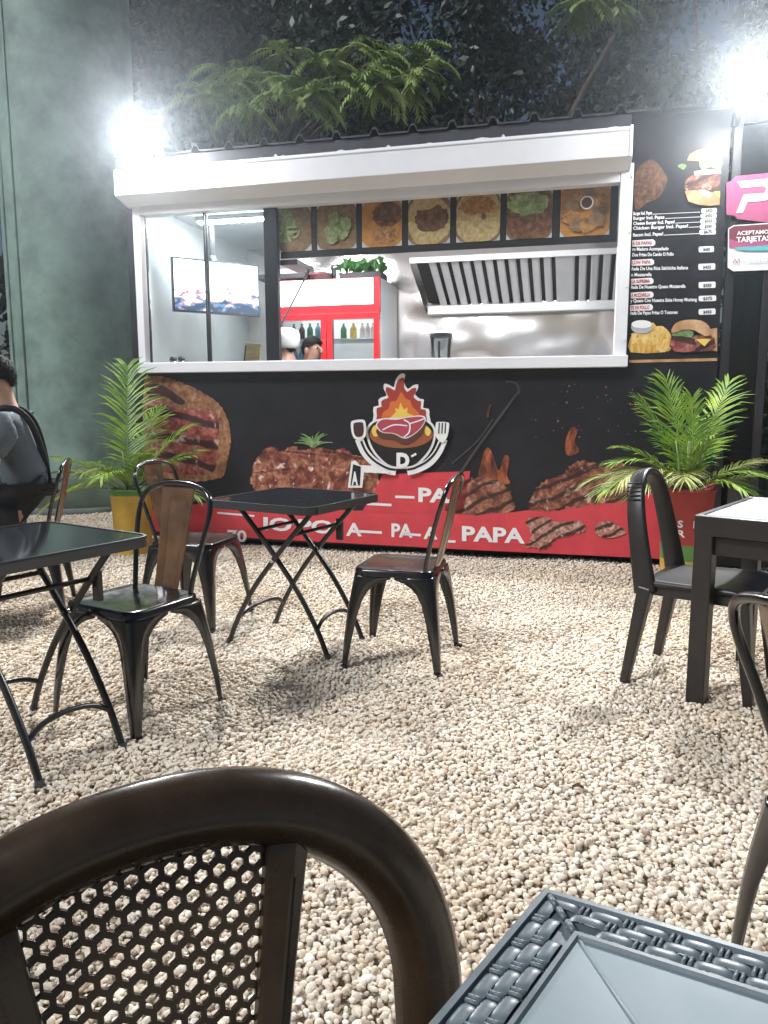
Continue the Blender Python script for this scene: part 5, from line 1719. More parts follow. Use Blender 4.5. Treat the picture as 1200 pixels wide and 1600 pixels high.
def palm(name, loc, label, potprof, bands, fronds, seed):
    root = empty(name, loc)
    tag(root, label, 'plant')
    q = MB(); q.smooth = False
    mats = [b for _, b in bands]
    n = 28
    zt = potprof[-1][1]
    def rad(z):
        for (r0, z0), (r1, z1) in zip(potprof, potprof[1:]):
            if z0 <= z <= z1: return r0 + (r1 - r0) * (z - z0) / max(1e-6, z1 - z0)
        return potprof[-1][0]
    pot = MB(); pot.smooth = True
    zz = [0.0] + [b[0] for b in bands]
    for bi in range(len(bands)):
        pot.cur = bi
        za, zb = zz[bi], zz[bi + 1]
        pot.lathe([(rad(za), za), (rad((za + zb) / 2), (za + zb) / 2), (rad(zb), zb)], n, cap=False)
    pot.cur = len(bands) - 1
    rt_ = rad(zt)
    pot.lathe([(rt_, zt), (rt_ + 0.008, zt + 0.002), (rt_ + 0.008, zt + 0.018), (rt_ - 0.012, zt + 0.018), (rt_ - 0.014, zt - 0.04)], n, cap=False)
    pot.build('pot', mats, root)
    q = MB(); q.lathe([(rt_ - 0.015, zt - 0.05), (0.01, zt - 0.03)], 20); q.build('soil', mat('potting_soil', (0.05, 0.035, 0.025), rough=0.95, bump=(60, 0.8)), root)
    rn = random.Random(seed)
    for i, f in enumerate(fronds):
        ang, lean, L, droop, leaf, mt = f[:6]
        frond(root, (rn.uniform(-0.04, 0.04), rn.uniform(-0.04, 0.04), zt - 0.03), R(ang), R(lean), L, droop, leaf, mt, seed=seed * 50 + i, twist=f[6] if len(f) > 6 else 0.0, vee=f[7] if len(f) > 7 else 0.35)
    for i in range(5):
        q = MB(); a = rn.uniform(0, 6.28)
        b = Vector((0.05 * math.cos(a), 0.05 * math.sin(a), zt - 0.03))
        q.tube([b, b + Vector((0.02 * math.cos(a), 0.02 * math.sin(a), 0.2)), b + Vector((0.05 * math.cos(a), 0.05 * math.sin(a), 0.34))], [0.011, 0.008, 0.004], 6)
        q.build('cane', M_STEM, root, smooth=True)
    return root
YEL = mat('yellow_pot_paint', (0.55, 0.34, 0.05), rough=0.55, var=(6, 0.18)); GRNP = mat('green_pot_paint', (0.10, 0.24, 0.06), rough=0.55, var=(6, 0.2)); REDPT = mat('red_pot_paint', (0.34, 0.035, 0.03), rough=0.55, var=(6, 0.15))
lp = palm('potted_palm', (-1.98, 5.98, 0), 'arching palm in a yellow pot at the left end of the stand', [(0.135, 0), (0.160, 0.50)], [(0.47, YEL), (0.50, GRNP)],
     [(98, 8, 1.02, 0.35, 0.36, M_FROND, 0.0, 0.12), (70, 24, 0.80, 0.5, 0.26, M_FROND, 0.0, 0.15), (185, 48, 0.72, 0.9, 0.22, M_FROND), (205, 66, 0.66, 1.9, 0.22, M_FRONDY), (-25, 52, 0.72, 0.6, 0.22, M_FROND), (15, 38, 0.62, 1.0, 0.2, M_FROND), (-100, 40, 0.55, 1.6, 0.22, M_FROND), (150, 40, 0.55, 1.3, 0.20, M_FROND), (-60, 30, 0.5, 1.0, 0.2, M_FROND), (240, 34, 0.52, 1.7, 0.2, M_FRONDY), (-150, 55, 0.5, 1.5, 0.2, M_FROND), (30, 28, 0.7, 0.8, 0.24, M_FROND), (170, 58, 0.75, 1.1, 0.22, M_FROND), (-20, 66, 0.6, 1.3, 0.2, M_FRONDY)], 3)
rp_ = palm('potted_palm', (1.90, 4.78, 0), 'bright palm in a red, green and yellow pot right of the red band', [(0.135, 0), (0.165, 0.63)], [(0.20, YEL), (0.30, GRNP), (0.63, REDPT)],
     [(110, 16, 0.76, 0.25, 0.30, M_FROND, 0.0, 0.1), (35, 24, 0.80, 0.3, 0.27, M_FROND, 0.0, 0.1), (140, 24, 0.68, 0.35, 0.26, M_FROND, 0.0, 0.1), (170, 56, 0.60, 1.4, 0.21, M_FRONDY), (190, 44, 0.60, 1.3, 0.22, M_FROND), (-150, 52, 0.56, 1.8, 0.22, M_FRONDY), (-15, 62, 0.58, 0.8, 0.21, M_FRONDY), (-60, 50, 0.42, 1.6, 0.2, M_FROND), (-110, 40, 0.45, 1.7, 0.2, M_FRONDY), (150, 36, 0.5, 1.0, 0.2, M_FROND), (80, 10, 0.62, 0.4, 0.25, M_FROND, 0.4, 0.15), (60, 34, 0.66, 0.7, 0.24, M_FROND), (200, 62, 0.66, 1.2, 0.22, M_FROND), (215, 48, 0.62, 1.6, 0.22, M_FRONDY), (-35, 48, 0.5, 1.3, 0.2, M_FROND), (0, 50, 0.6, 1.0, 0.2, M_FRONDY), (-80, 24, 0.5, 0.9, 0.22, M_FROND, 0.5, 0.2)], 5)
# lettering on the right pot, wrapped round it
pr = MB()
for body, zc_, a0_, a1_ in (('S   DO', 0.415, -128, -58), ('R    A', 0.355, -128, -62)):
    V, Fc, x0, x1 = text_mesh(body, 0.03)
    vs = []
    for v in V:
        t = (v[0] - x0) / (x1 - x0)
        a = R(a0_ + (a1_ - a0_) * t)
        z = zc_ + v[1] / 0.7 * 0.042
        r_ = 0.135 + 0.03 * z / 0.63 + 0.0025
        vs.append((r_ * math.cos(a), r_ * math.sin(a), z))
    pr.add(vs, Fc)
pr.build('pot_lettering', M_PW, rp_)

# ------------------------------------------------------------------ big round column at the left
cl = empty('column', (-3.40, 8.75, 0))
tag(cl, 'massive round pale green column rising beside the stand at the left', 'column')
q = MB(); q.smooth = True
n = 56
zz = [-0.03, 0.5, 1.5, 3.0, 4.5, 6.2, 7.5]
q.lathe([(0.70, z) for z in zz], n)
q.build('shaft', mat('column_green_paint', (0.21, 0.295, 0.255), rough=0.6, var=(2.6, 0.36), bump=(5, 0.12)), cl)
for a in (-118, -135):
    q = MB(); q.tube([(0.705 * math.cos(R(a)), 0.705 * math.sin(R(a)), 0.0), (0.705 * math.cos(R(a)), 0.705 * math.sin(R(a)), 7.4)], 0.012, 6)
    q.build('conduit', MATS['column_green_paint'], cl, smooth=True)
q = MB(); q.smooth = True; q.lathe([(0.73, -0.02), (0.73, 0.05), (0.70, 0.07)], n); q.build('plinth', mat('plinth_concrete', (0.12, 0.13, 0.12), rough=0.8, var=(4, 0.25)), cl)

# ------------------------------------------------------------------ dark glazed partition right of the stand, card signs on it
pt = empty('glass_partition', S(XR + 0.02, 0.0, 0), STAND_ROT)
tag(pt, 'dark framed glass partition standing right of the menu board', 'partition')
M_DKF = mat('dark_frame', (0.022, 0.022, 0.024), rough=0.4, var=(5, 0.3))
for x0, x1 in ((0.0, 0.055), (0.235, 0.29), (0.66, 0.71)):
    q = MB(); q.box(x0, x1, 0.0, 0.06, 0.0, 3.05); q.build('post', M_DKF, pt, bevel=0.004)
for z0, z1 in ((0.03, 0.12), (2.98, 3.05)):
    for x0, x1 in ((0.057, 0.233), (0.292, 0.658)):
        q = MB(); q.box(x0, x1, 0.005, 0.055, z0, z1); q.build('rail', M_DKF, pt)
q = MB(); q.box(0.057, 0.233, 0.026, 0.032, 0.122, 2.978); q.build('pane', glass_mat('dark_glass', (0.10, 0.13, 0.12), 0.04, 0.03), pt)
q = MB(); q.box(0.292, 0.658, 0.026, 0.032, 2.05, 2.978); q.build('pane', MATS['dark_glass'], pt)

def sign_px(pts, off): return [on_stand(x, y, off) for x, y in pts]
def sign(name, label, outline_px, m, off=-0.03, r=0):
    pp = sign_px(outline_px, off)
    root = empty(name, STAND_POS, STAND_ROT)
    tag(root, label, 'sign')
    q = MB(); q.prism(pp, off, off + 0.006, 'y')
    q.build('plate', m, root, bevel=0.001)
    return root
PINK = mat('sign_pink', (0.40, 0.09, 0.19), rough=0.35)
s1 = sign('card_sign', 'pink square sign with a white letter P under the right flood lamp', [(1142, 283), (1150, 275), (1222, 268), (1231, 275), (1231, 345), (1224, 351), (1152, 342), (1148, 337), (1135, 335), (1135, 285)], PINK)
p = Print(-0.03)
p.poly(M_PW, [(1152, 284), (1206, 279), (1213, 286), (1212, 302), (1203, 312), (1183, 315), (1168, 315), (1160, 333), (1150, 333), (1162, 304), (1194, 302), (1198, 294), (1192, 291), (1158, 294)])
p.done('letter', s1)
s2 = sign('card_sign', 'white and maroon card payment sign below the pink P sign', [(1138, 357), (1146, 352), (1222, 347), (1231, 352), (1232, 414), (1225, 421), (1146, 424), (1137, 418)], M_PW)
p = Print(-0.03)
MAR = mat('sign_maroon', (0.16, 0.035, 0.05), rough=0.35); TEAL = mat('sign_teal', (0.10, 0.42, 0.45), rough=0.35)
p.poly(MAR, [(1139, 358), (1147, 353.5), (1222, 348.5), (1230, 353), (1230, 376), (1150, 378), (1139, 374)])
p.poly(PINK, [(1139, 373), (1150, 377), (1230, 375), (1230, 379), (1190, 384), (1160, 387), (1139, 387)])
p.poly(TEAL, [(1150, 386.5), (1185, 385), (1230, 380), (1230, 385), (1195, 392), (1165, 392), (1145, 389)])
p.text(M_PW, 'ACEPTAMOS', (1151, 368), (1205, 365), 6, bold=0.02)
p.text(M_PW, 'TARJETAS', (1150, 379), (1203, 376), 8, bold=0.03, same=True)
p.stroke(PINK, [(1145, 411), (1148, 405), (1151, 411), (1154, 405), (1156, 411)], 1.3, same=True)
p.text(mat('sign_grey_blue', (0.45, 0.55, 0.62)), 'CARDNET', (1160, 411), (1222, 408), 5.5, bold=0.01, same=True)
p.done('print', s2)

# ------------------------------------------------------------------ far things seen right of the stand
def brick_block(name, label, cat, loc, sx, sy, sz, m, rz=0):
    root = empty(name, loc, rz); tag(root, label, cat); return root
gw = empty('garden_wall', (4.9, 8.6, 0), R(-10))
tag(gw, 'low pale grey block wall far behind on the right', 'wall')
for r_ in range(4):
    for c_ in range(6):
        q = MB(); x = -1.2 + c_ * 0.42 + (0.21 if r_ % 2 else 0)
        q.box(x, x + 0.408, 0, 0.15, r_ * 0.205 - 0.02, r_ * 0.205 + 0.175); q.build('block', mat('grey_block', (0.34, 0.35, 0.35), rough=0.8, var=(8, 0.2)), gw, bevel=0.006)
q = MB(); q.box(-1.2, 1.3, 0.01, 0.14, -0.03, 0.78); q.build('mortar', mat('mortar', (0.26, 0.26, 0.25), rough=0.9), gw)
for (px, Y, wd, hgt, m, lb) in ((1153, 7.6, 0.06, 3.2, mat('white_post', (0.7, 0.72, 0.72), rough=0.5), 'slim white post behind the card signs'), (1181, 7.2, 0.07, 3.2, mat('brown_post', (0.13, 0.055, 0.035), rough=0.6, var=(6, 0.3)), 'brown timber post behind the card signs')):
    b = at_y(px, 700, Y)
    root = empty('post', (b.x, b.y, 0)); tag(root, lb, 'post')
    q = MB(); q.box(-wd / 2, wd / 2, -wd / 2, wd / 2, -0.02, hgt); q.build('shaft', m, root, bevel=0.006)
    q = MB(); q.box(-wd * 0.8, wd * 0.8, -wd * 0.8, wd * 0.8, hgt, hgt + 0.03); q.build('cap', m, root)

# ------------------------------------------------------------------ trees behind
def leaf_cloud(n, centers, leaf, mtl, name, parent, seed, wid=0.45):
    rn = np.random.default_rng(seed)
    C3 = np.array([c[:3] for c in centers]); Rr = np.array([c[3] for c in centers])
    idx = rn.integers(0, len(C3), n)
    d = rn.normal(size=(n, 3)); d /= np.linalg.norm(d, axis=1)[:, None]
    rad = rn.random(n) ** (1 / 2.2)
    P = C3[idx] + d * (rad * Rr[idx])[:, None] * np.array([1, 1, 0.8])
    dirv = rn.normal(size=(n, 3)) + d * 0.6 + np.array([0, 0, -0.55]); dirv /= np.linalg.norm(dirv, axis=1)[:, None]
    sv = np.cross(dirv, rn.normal(size=(n, 3))); sv /= np.linalg.norm(sv, axis=1)[:, None]
    L = leaf * rn.uniform(0.6, 1.3, n)[:, None]
    V = np.stack([P, P + dirv * L * 0.5 + sv * L * wid / 2, P + dirv * L, P + dirv * L * 0.5 - sv * L * wid / 2], 1).reshape(-1, 3)
    me = bpy.data.meshes.new(name)
    me.vertices.add(4 * n); me.vertices.foreach_set('co', V.astype(np.float32).ravel())
    me.loops.add(4 * n); me.loops.foreach_set('vertex_index', np.arange(4 * n, dtype=np.int32))
    me.polygons.add(n); me.polygons.foreach_set('loop_start', np.arange(0, 4 * n, 4, dtype=np.int32))
    me.materials.append(mtl); me.update(); me.validate()
    o = bpy.data.objects.new(name, me); col.objects.link(o); o.parent = parent
    return o
M_BARK = mat('bark', (0.10, 0.075, 0.055), rough=0.9, var=(6, 0.4), bump=(18, 0.6))
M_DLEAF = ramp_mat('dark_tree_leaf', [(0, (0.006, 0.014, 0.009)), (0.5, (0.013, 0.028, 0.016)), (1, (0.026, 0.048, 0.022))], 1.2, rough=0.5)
M_LLEAF = ramp_mat('neem_leaf', [(0, (0.09, 0.16, 0.03)), (0.5, (0.20, 0.29, 0.07)), (1, (0.38, 0.42, 0.15))], 2.5, rough=0.5)
def tree(loc, h, label, centers, n, leaf, mtl, seed, trunk_r=0.16):
    root = empty('tree', loc); tag(root, label, 'tree', 'dark trees behind the stand')
    rn = random.Random(seed)
    q = MB()
    q.tube(spline([(0, 0, -0.05), (0.05, 0.04, h * 0.25), (-0.05, 0.0, h * 0.5), (0.06, 0.05, h * 0.8)], 5), [trunk_r * (1 - 0.6 * k / 15) for k in range(16)], 9)
    q.build('trunk', M_BARK, root, smooth=True)
    for c in centers[:14]:
        z0 = rn.uniform(h * 0.3, h * 0.7)
        q = MB(); e_ = Vector(c[:3]); s_ = Vector((0, 0, z0))
        q.tube(spline([s_, s_.lerp(e_, 0.5) + Vector((rn.uniform(-.2, .2), rn.uniform(-.2, .2), 0.25)), e_], 5), [0.06 * (1 - 0.075 * k) for k in range(11)], 6)
        q.build('limb', M_BARK, root, smooth=True)
    leaf_cloud(n, centers, leaf, mtl, 'crown', root, seed)
    return root
def crown_centers(n, rx, ry, z0, z1, r, seed):
    rn = random.Random(seed)
    return [(rn.uniform(-rx, rx), rn.uniform(-ry, ry), rn.uniform(z0, z1), r * rn.uniform(0.6, 1.25)) for _ in range(n)]
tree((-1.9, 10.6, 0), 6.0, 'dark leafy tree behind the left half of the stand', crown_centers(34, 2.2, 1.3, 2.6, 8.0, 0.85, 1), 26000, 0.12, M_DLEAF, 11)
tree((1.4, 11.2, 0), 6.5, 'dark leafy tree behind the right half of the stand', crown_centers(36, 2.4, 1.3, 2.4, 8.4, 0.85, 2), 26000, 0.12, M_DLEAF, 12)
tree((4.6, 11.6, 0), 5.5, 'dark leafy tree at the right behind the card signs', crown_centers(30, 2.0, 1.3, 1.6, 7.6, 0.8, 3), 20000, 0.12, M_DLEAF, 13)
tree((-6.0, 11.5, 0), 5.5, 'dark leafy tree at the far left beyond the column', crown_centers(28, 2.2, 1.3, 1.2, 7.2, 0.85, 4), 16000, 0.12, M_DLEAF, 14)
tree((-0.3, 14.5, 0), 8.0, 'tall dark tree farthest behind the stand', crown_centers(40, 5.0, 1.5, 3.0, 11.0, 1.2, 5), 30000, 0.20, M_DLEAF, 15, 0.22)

# the lit tree: limbs reaching over the roof with drooping compound leaves
nm = empty('tree', (-1.55, 8.9, 0))
tag(nm, 'tree with lit drooping compound leaves reaching over the stand roof', 'tree')
q = MB(); q.tube(spline([(0, 0, -0.05), (0.03, 0, 1.4), (-0.06, -0.1, 2.6), (0.0, -0.15, 3.4)], 6), [0.12 * (1 - 0.03 * k) for k in range(19)], 10); q.build('trunk', M_BARK, nm, smooth=True)
def compound_leaf(q, base, d, L, rn):
    d = d.normalized(); p_ = Vector(base); n = 9; pts = []
    for k in range(n + 1):
        pts.append(p_.copy()); d = (d + Vector((0, 0, -0.13))).normalized(); p_ = p_ + d * L / n
    for k in range(1, n + 1):
        tg = (pts[k] - pts[k - 1]).normalized(); sd = tg.cross(Vector((0, 0, 1)))
        if sd.length < 0.1: sd = Vector((1, 0, 0))
        sd.normalize()
        for s in (1, -1):
            ll = 0.115 * (1 - 0.4 * abs(k / n - 0.5)) * rn.uniform(0.85, 1.15)
            ld = (sd * s * 0.8 + tg * 0.5 + Vector((0, 0, -0.55 + rn.uniform(-.15, .15)))).normalized()
            wv = tg * 0.018 * rn.uniform(0.8, 1.2)
            c = pts[k]
            q.add([c, c + ld * ll * 0.45 + wv, c + ld * ll + tg * 0.012, c + ld * ll * 0.45 - wv], [(0, 1, 2, 3)])
    q.add([pts[0] + Vector((0, 0, 0.003)), pts[0] - Vector((0, 0, 0.003)), pts[-1]], [(0, 1, 2)])
rn = random.Random(21)
sprays = []
for (px, py, Y) in ((300, 150, 7.5), (335, 165, 7.4), (370, 150, 7.5), (350, 120, 7.7), (410, 130, 7.5), (445, 95, 7.6), (440, 140, 7.3), (470, 155, 7.2), (500, 110, 7.5), (505, 150, 7.2), (540, 130, 7.2), (560, 85, 7.4), (575, 140, 7.1), (600, 110, 7.2), (620, 140, 7.1), (650, 120, 7.1), (640, 90, 7.3), (390, 175, 7.3), (900, 15, 7.4), (935, 10, 7.4), (965, 18, 7.5)):
    sprays.append(at_y(px, py - 14, Y) - Vector(nm.location))
crown = MB()
for sp_ in sprays:
    for k in range(11):
        a = rn.uniform(0, 6.283)
        compound_leaf(crown, sp_ + Vector((rn.uniform(-.1, .1), rn.uniform(-.1, .1), rn.uniform(-.05, .05))), Vector((math.cos(a), math.sin(a) * 0.8, rn.uniform(-0.2, 0.6))), rn.uniform(0.24, 0.40), rn)
crown.build('crown', M_LLEAF, nm)
hubs = [(Vector((-0.8, -0.9, 3.75)), (0, 3)), (Vector((0.15, -1.2, 3.95)), (8, 14)), (Vector((2.2, -0.9, 4.3)), (18, 20))]
for i, sp_ in enumerate(sprays):
    q = MB()
    st = Vector((0, -0.12, 3.2)) if i < 18 else sp_ + Vector((0.25, 0.3, 1.6))
    mid = st.lerp(sp_, 0.55) + Vector((0, 0, 0.18))
    q.tube(spline([st, mid, sp_], 6), [0.024 * (1 - 0.065 * k) for k in range(13)], 5)
    q.build('limb', M_BARK, nm, smooth=True)

# shrubs closing the view low at both sides
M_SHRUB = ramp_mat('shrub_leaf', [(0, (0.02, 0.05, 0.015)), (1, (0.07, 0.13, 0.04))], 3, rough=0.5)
for i, (x, y, lb) in enumerate(((4.3, 7.7, 'dark green shrub in front of the grey block wall'), (-5.3, 9.0, 'dark shrub left of the big green column'), (5.3, 9.6, 'rounded shrub behind the grey block wall'))):
    root = empty('shrub', (x, y, 0)); tag(root, lb, 'shrub')
    q = MB()
    for k in range(6):
        a = k * 1.05
        q.tube([(0, 0, -0.02), (0.15 * math.cos(a), 0.15 * math.sin(a), 0.4), (0.35 * math.cos(a), 0.35 * math.sin(a), 0.9)], [0.02, 0.014, 0.006], 5)
    q.build('stems', M_BARK, root, smooth=True)
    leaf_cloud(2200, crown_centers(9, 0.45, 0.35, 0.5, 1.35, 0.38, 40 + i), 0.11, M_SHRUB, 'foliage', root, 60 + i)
# distant dark hedge so the yard ends in foliage, not in an open horizon
root = empty('hedge', (0, 19, 0)); tag(root, 'long dark hedge far behind everything', 'hedge')
q = MB()
for k in range(40):
    x = -24 + k * 1.25
    q.tube([(x, 0, -0.05), (x + 0.1, 0, 2.0)], 0.05, 5)
q.build('stems', M_BARK, root)
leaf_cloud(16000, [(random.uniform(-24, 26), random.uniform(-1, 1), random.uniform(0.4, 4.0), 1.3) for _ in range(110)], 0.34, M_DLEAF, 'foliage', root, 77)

# a few dry leaves lying on the gravel
M_DRY = mat('dry_leaf', (0.10, 0.045, 0.025), rough=0.8, var=(30, 0.4))
for px, py, lb in ((1122, 1151, 'small dry brown leaf on the gravel below the right table'), (903, 1232, 'small dry brown leaf on the open gravel at centre right'), (686, 1335, 'small dark dry leaf on the gravel beside the perforated chair'), (955, 1000, 'small dry leaf on the gravel left of the plastic arch chair'), (470, 1120, 'small dry leaf on the gravel below the middle folding table')):
    c = at_z(px, py, 0.02)
    q = MB(); q.smooth = True
    q.grid(lambda u, v: ((u - 0.5) * 0.036, (v - 0.5) * 0.020 * math.sin(math.pi * min(max(u, 0.05), 0.97)), 0.006 * (2 * v - 1) ** 2 + 0.006 * math.sin(3 * u)), 8, 4)
    o = q.build('dry_leaf', M_DRY); o.location = c; o.rotation_euler = (random.uniform(-.3, .3), random.uniform(-.3, .3), random.uniform(0, 6))
    tag(o, lb, 'leaf', 'dry leaves on the gravel')

# ------------------------------------------------------------------ people
M_SHIRT = mat('grey_tshirt', (0.085, 0.10, 0.115), rough=0.85, bump=(40, 0.2), var=(10, 0.15))
M_APRON = mat('black_apron', (0.014, 0.014, 0.016), rough=0.8, bump=(30, 0.2))
def tufts(q, fn, n, cen, seed):
    rn = random.Random(seed)
    q.smooth = False
    for _ in range(n):
        b = Vector(fn(rn.random(), 0.05 + 0.95 * math.sqrt(rn.random())))
        nr = (b - cen).normalized()
        d = (nr * 0.55 + Vector((rn.uniform(-.5, .5), rn.uniform(-.5, .5), -0.5))).normalized()
        sd = d.cross(nr).normalized() * 0.0022
        L = rn.uniform(0.012, 0.024)
        q.add([b - sd, b + sd, b + d * L], [(0, 1, 2)])
def person_seated(loc, rz):
    root = empty('person', loc, rz)
    tag(root, 'person in grey T-shirt and black apron seated at the left edge, facing left', 'person')
    # faces local +x, hips at z 0.55; local -y is the person's right, +y the left
    J = [((-0.01, 0, 0.58), (0.085, 0.085)), ((-0.01, 0, 0.72), (0.085, 0.085)), ((0.0, 0, 0.90), (0.085, 0.085)), ((0.025, 0, 1.03), (0.07, 0.07)), ((0.045, 0, 1.15), 0.062), ((0.07, 0, 1.215), 0.064), ((0.095, 0, 1.30), (0.082, 0.098)), ((0.10, 0, 1.385), (0.072, 0.086))]
    E_ = [(i, i + 1) for i in range(7)]
    def limb(start, pts):
        prev = start
        for p_, r_ in pts:
            J.append((p_, r_)); E_.append((prev, len(J) - 1)); prev = len(J) - 1
        return prev
    hands = []
    for s in (1, -1):
        last = limb(3, [((0.03, s * 0.155, 1.055), 0.050), ((0.07, s * 0.225, 0.97), 0.044), ((0.10, s * 0.265, 0.80), 0.043), ((0.20, s * 0.255, 0.795), 0.042), ((0.34, s * 0.20, 0.83), 0.030), ((0.38, s * 0.19, 0.835), (0.026, 0.02))])
        palm_ = limb(last, [((0.44, s * 0.175, 0.835), (0.036, 0.014))])
        for f in range(4):
            y0 = s * (0.175 + (f - 1.5) * 0.019)
            limb(palm_, [((0.475, y0, 0.838), 0.0095), ((0.51 - 0.004 * abs(f - 1.5), y0, 0.83), 0.009), ((0.53 - 0.006 * abs(f - 1.5), y0, 0.812), 0.008)])
        limb(palm_, [((0.425, s * 0.135, 0.835), 0.011), ((0.45, s * 0.118, 0.83), 0.010)])
        limb(0, [((0.04, s * 0.10, 0.545), 0.07), ((0.22, s * 0.12, 0.54), 0.06), ((0.42, s * 0.13, 0.53), 0.05), ((0.44, s * 0.13, 0.30), 0.042), ((0.43, s * 0.13, 0.09), 0.038), ((0.47, s * 0.135, 0.045), 0.042), ((0.56, s * 0.145, 0.03), 0.034)])
    skin_body('body', J, E_, M_SKIN, root)
    # T-shirt
    J2 = [((-0.03, 0, 0.60), (0.165, 0.15)), ((-0.02, 0, 0.80), (0.172, 0.145)), ((0.0, 0, 0.93), (0.178, 0.142)), ((0.022, 0, 1.05), (0.16, 0.125)), ((0.04, 0, 1.115), (0.085, 0.08))]
    E2 = [(0, 1), (1, 2), (2, 3), (3, 4)]
    for s in (1, -1):
        k = len(J2)
        J2 += [((0.03, s * 0.16, 1.055), 0.096), ((0.07, s * 0.23, 0.97), 0.082), ((0.088, s * 0.252, 0.885), 0.070)]
        E2 += [(3, k), (k, k + 1), (k + 1, k + 2)]
    skin_body('tshirt', J2, E2, M_SHIRT, root)
    # apron bib with straps
    q = MB(); q.smooth = True
    q.grid(lambda u, v: (0.135 + 0.02 * math.sin(math.pi * v) - 0.10 * (2 * u - 1) ** 2 - 0.02 * v, (u - 0.5) * (0.30 - 0.12 * v), 0.62 + 0.42 * v), 10, 10)
    q.build('apron', M_APRON, root, solid=0.006)
    for s in (1, -1):
        q = MB(); q.tube(spline([(0.115, s * 0.085, 1.035), (0.09, s * 0.085, 1.13), (0.0, s * 0.075, 1.15), (-0.085, s * 0.06, 1.06), (-0.135, s * 0.02, 0.85), (-0.14, -s * 0.04, 0.70)], 5), 0.018, 6, prof=[(1, 0), (0.7, 0.25), (-0.7, 0.25), (-1, 0), (-0.7, -0.25), (0.7, -0.25)])
        q.build('apron_strap', M_APRON, root, smooth=True)
    J3 = [((-0.03, 0, 0.57), (0.175, 0.165)), ((0.04, 0, 0.555), (0.15, 0.13)), ((-0.03, 0, 0.67), (0.16, 0.15))]
    E3 = [(0, 1), (0, 2)]
    for s in (1, -1):
        k = len(J3)
        J3 += [((0.06, s * 0.105, 0.545), 0.108), ((0.22, s * 0.12, 0.54), 0.095), ((0.43, s * 0.13, 0.53), 0.074), ((0.44, s * 0.13, 0.32), 0.066), ((0.43, s * 0.13, 0.09), 0.060)]
        E3 += [(1, k), (k, k + 1), (k + 1, k + 2), (k + 2, k + 3), (k + 3, k + 4)]
    skin_body('trousers', J3, E3, M_APRON, root)
    # hair, ear, nose
    q = MB(); q.smooth = True
    def hair(u, v):
        th_ = math.pi * (0.02 + 0.98 * v) ; ph = 2 * math.pi * u
        front = math.cos(ph)
        t = th_ * (0.52 - 0.17 * front + 0.03 * math.sin(5 * ph))
        return (0.092 + 0.108 * math.sin(t) * math.cos(ph), 0.086 * math.sin(t) * math.sin(ph), 1.335 + 0.112 * math.cos(t))
    q.grid(hair, 28, 10); tufts(q, hair, 900, Vector((0.092, 0, 1.335)), 31); q.build('hair', M_HAIR, root)
    for s in (1, -1):
        q = MB(); q.smooth = True; q.lathe([(0.004, -0.03), (0.018, -0.02), (0.022, 0.0), (0.018, 0.022), (0.004, 0.03)], 10)
        o = q.build('ear', M_SKIN, root); o.location = (0.09, s * 0.086, 1.315); o.scale = (1, 0.45, 1)
    q = MB(); q.smooth = True; q.tube([(0.175, 0, 1.345), (0.205, 0, 1.30), (0.185, 0, 1.285)], [0.012, 0.018, 0.010], 8); q.build('nose', M_SKIN, root)
    for s in (1, -1):
        q = MB(); q.smooth = True; q.lathe([(0.002, -0.01), (0.010, 0), (0.002, 0.01)], 8); o = q.build('eye', M_PK, root); o.location = (0.176, s * 0.032, 1.345)
    q = MB(); q.tube([(0.172, -0.022, 1.255), (0.18, 0, 1.257), (0.172, 0.022, 1.255)], 0.005, 6); q.build('mouth', mat('lips', (0.35, 0.13, 0.11), rough=0.5), root)
    return root
person_seated((-2.05, 4.32, 0.0), face(-0.97, -0.25))

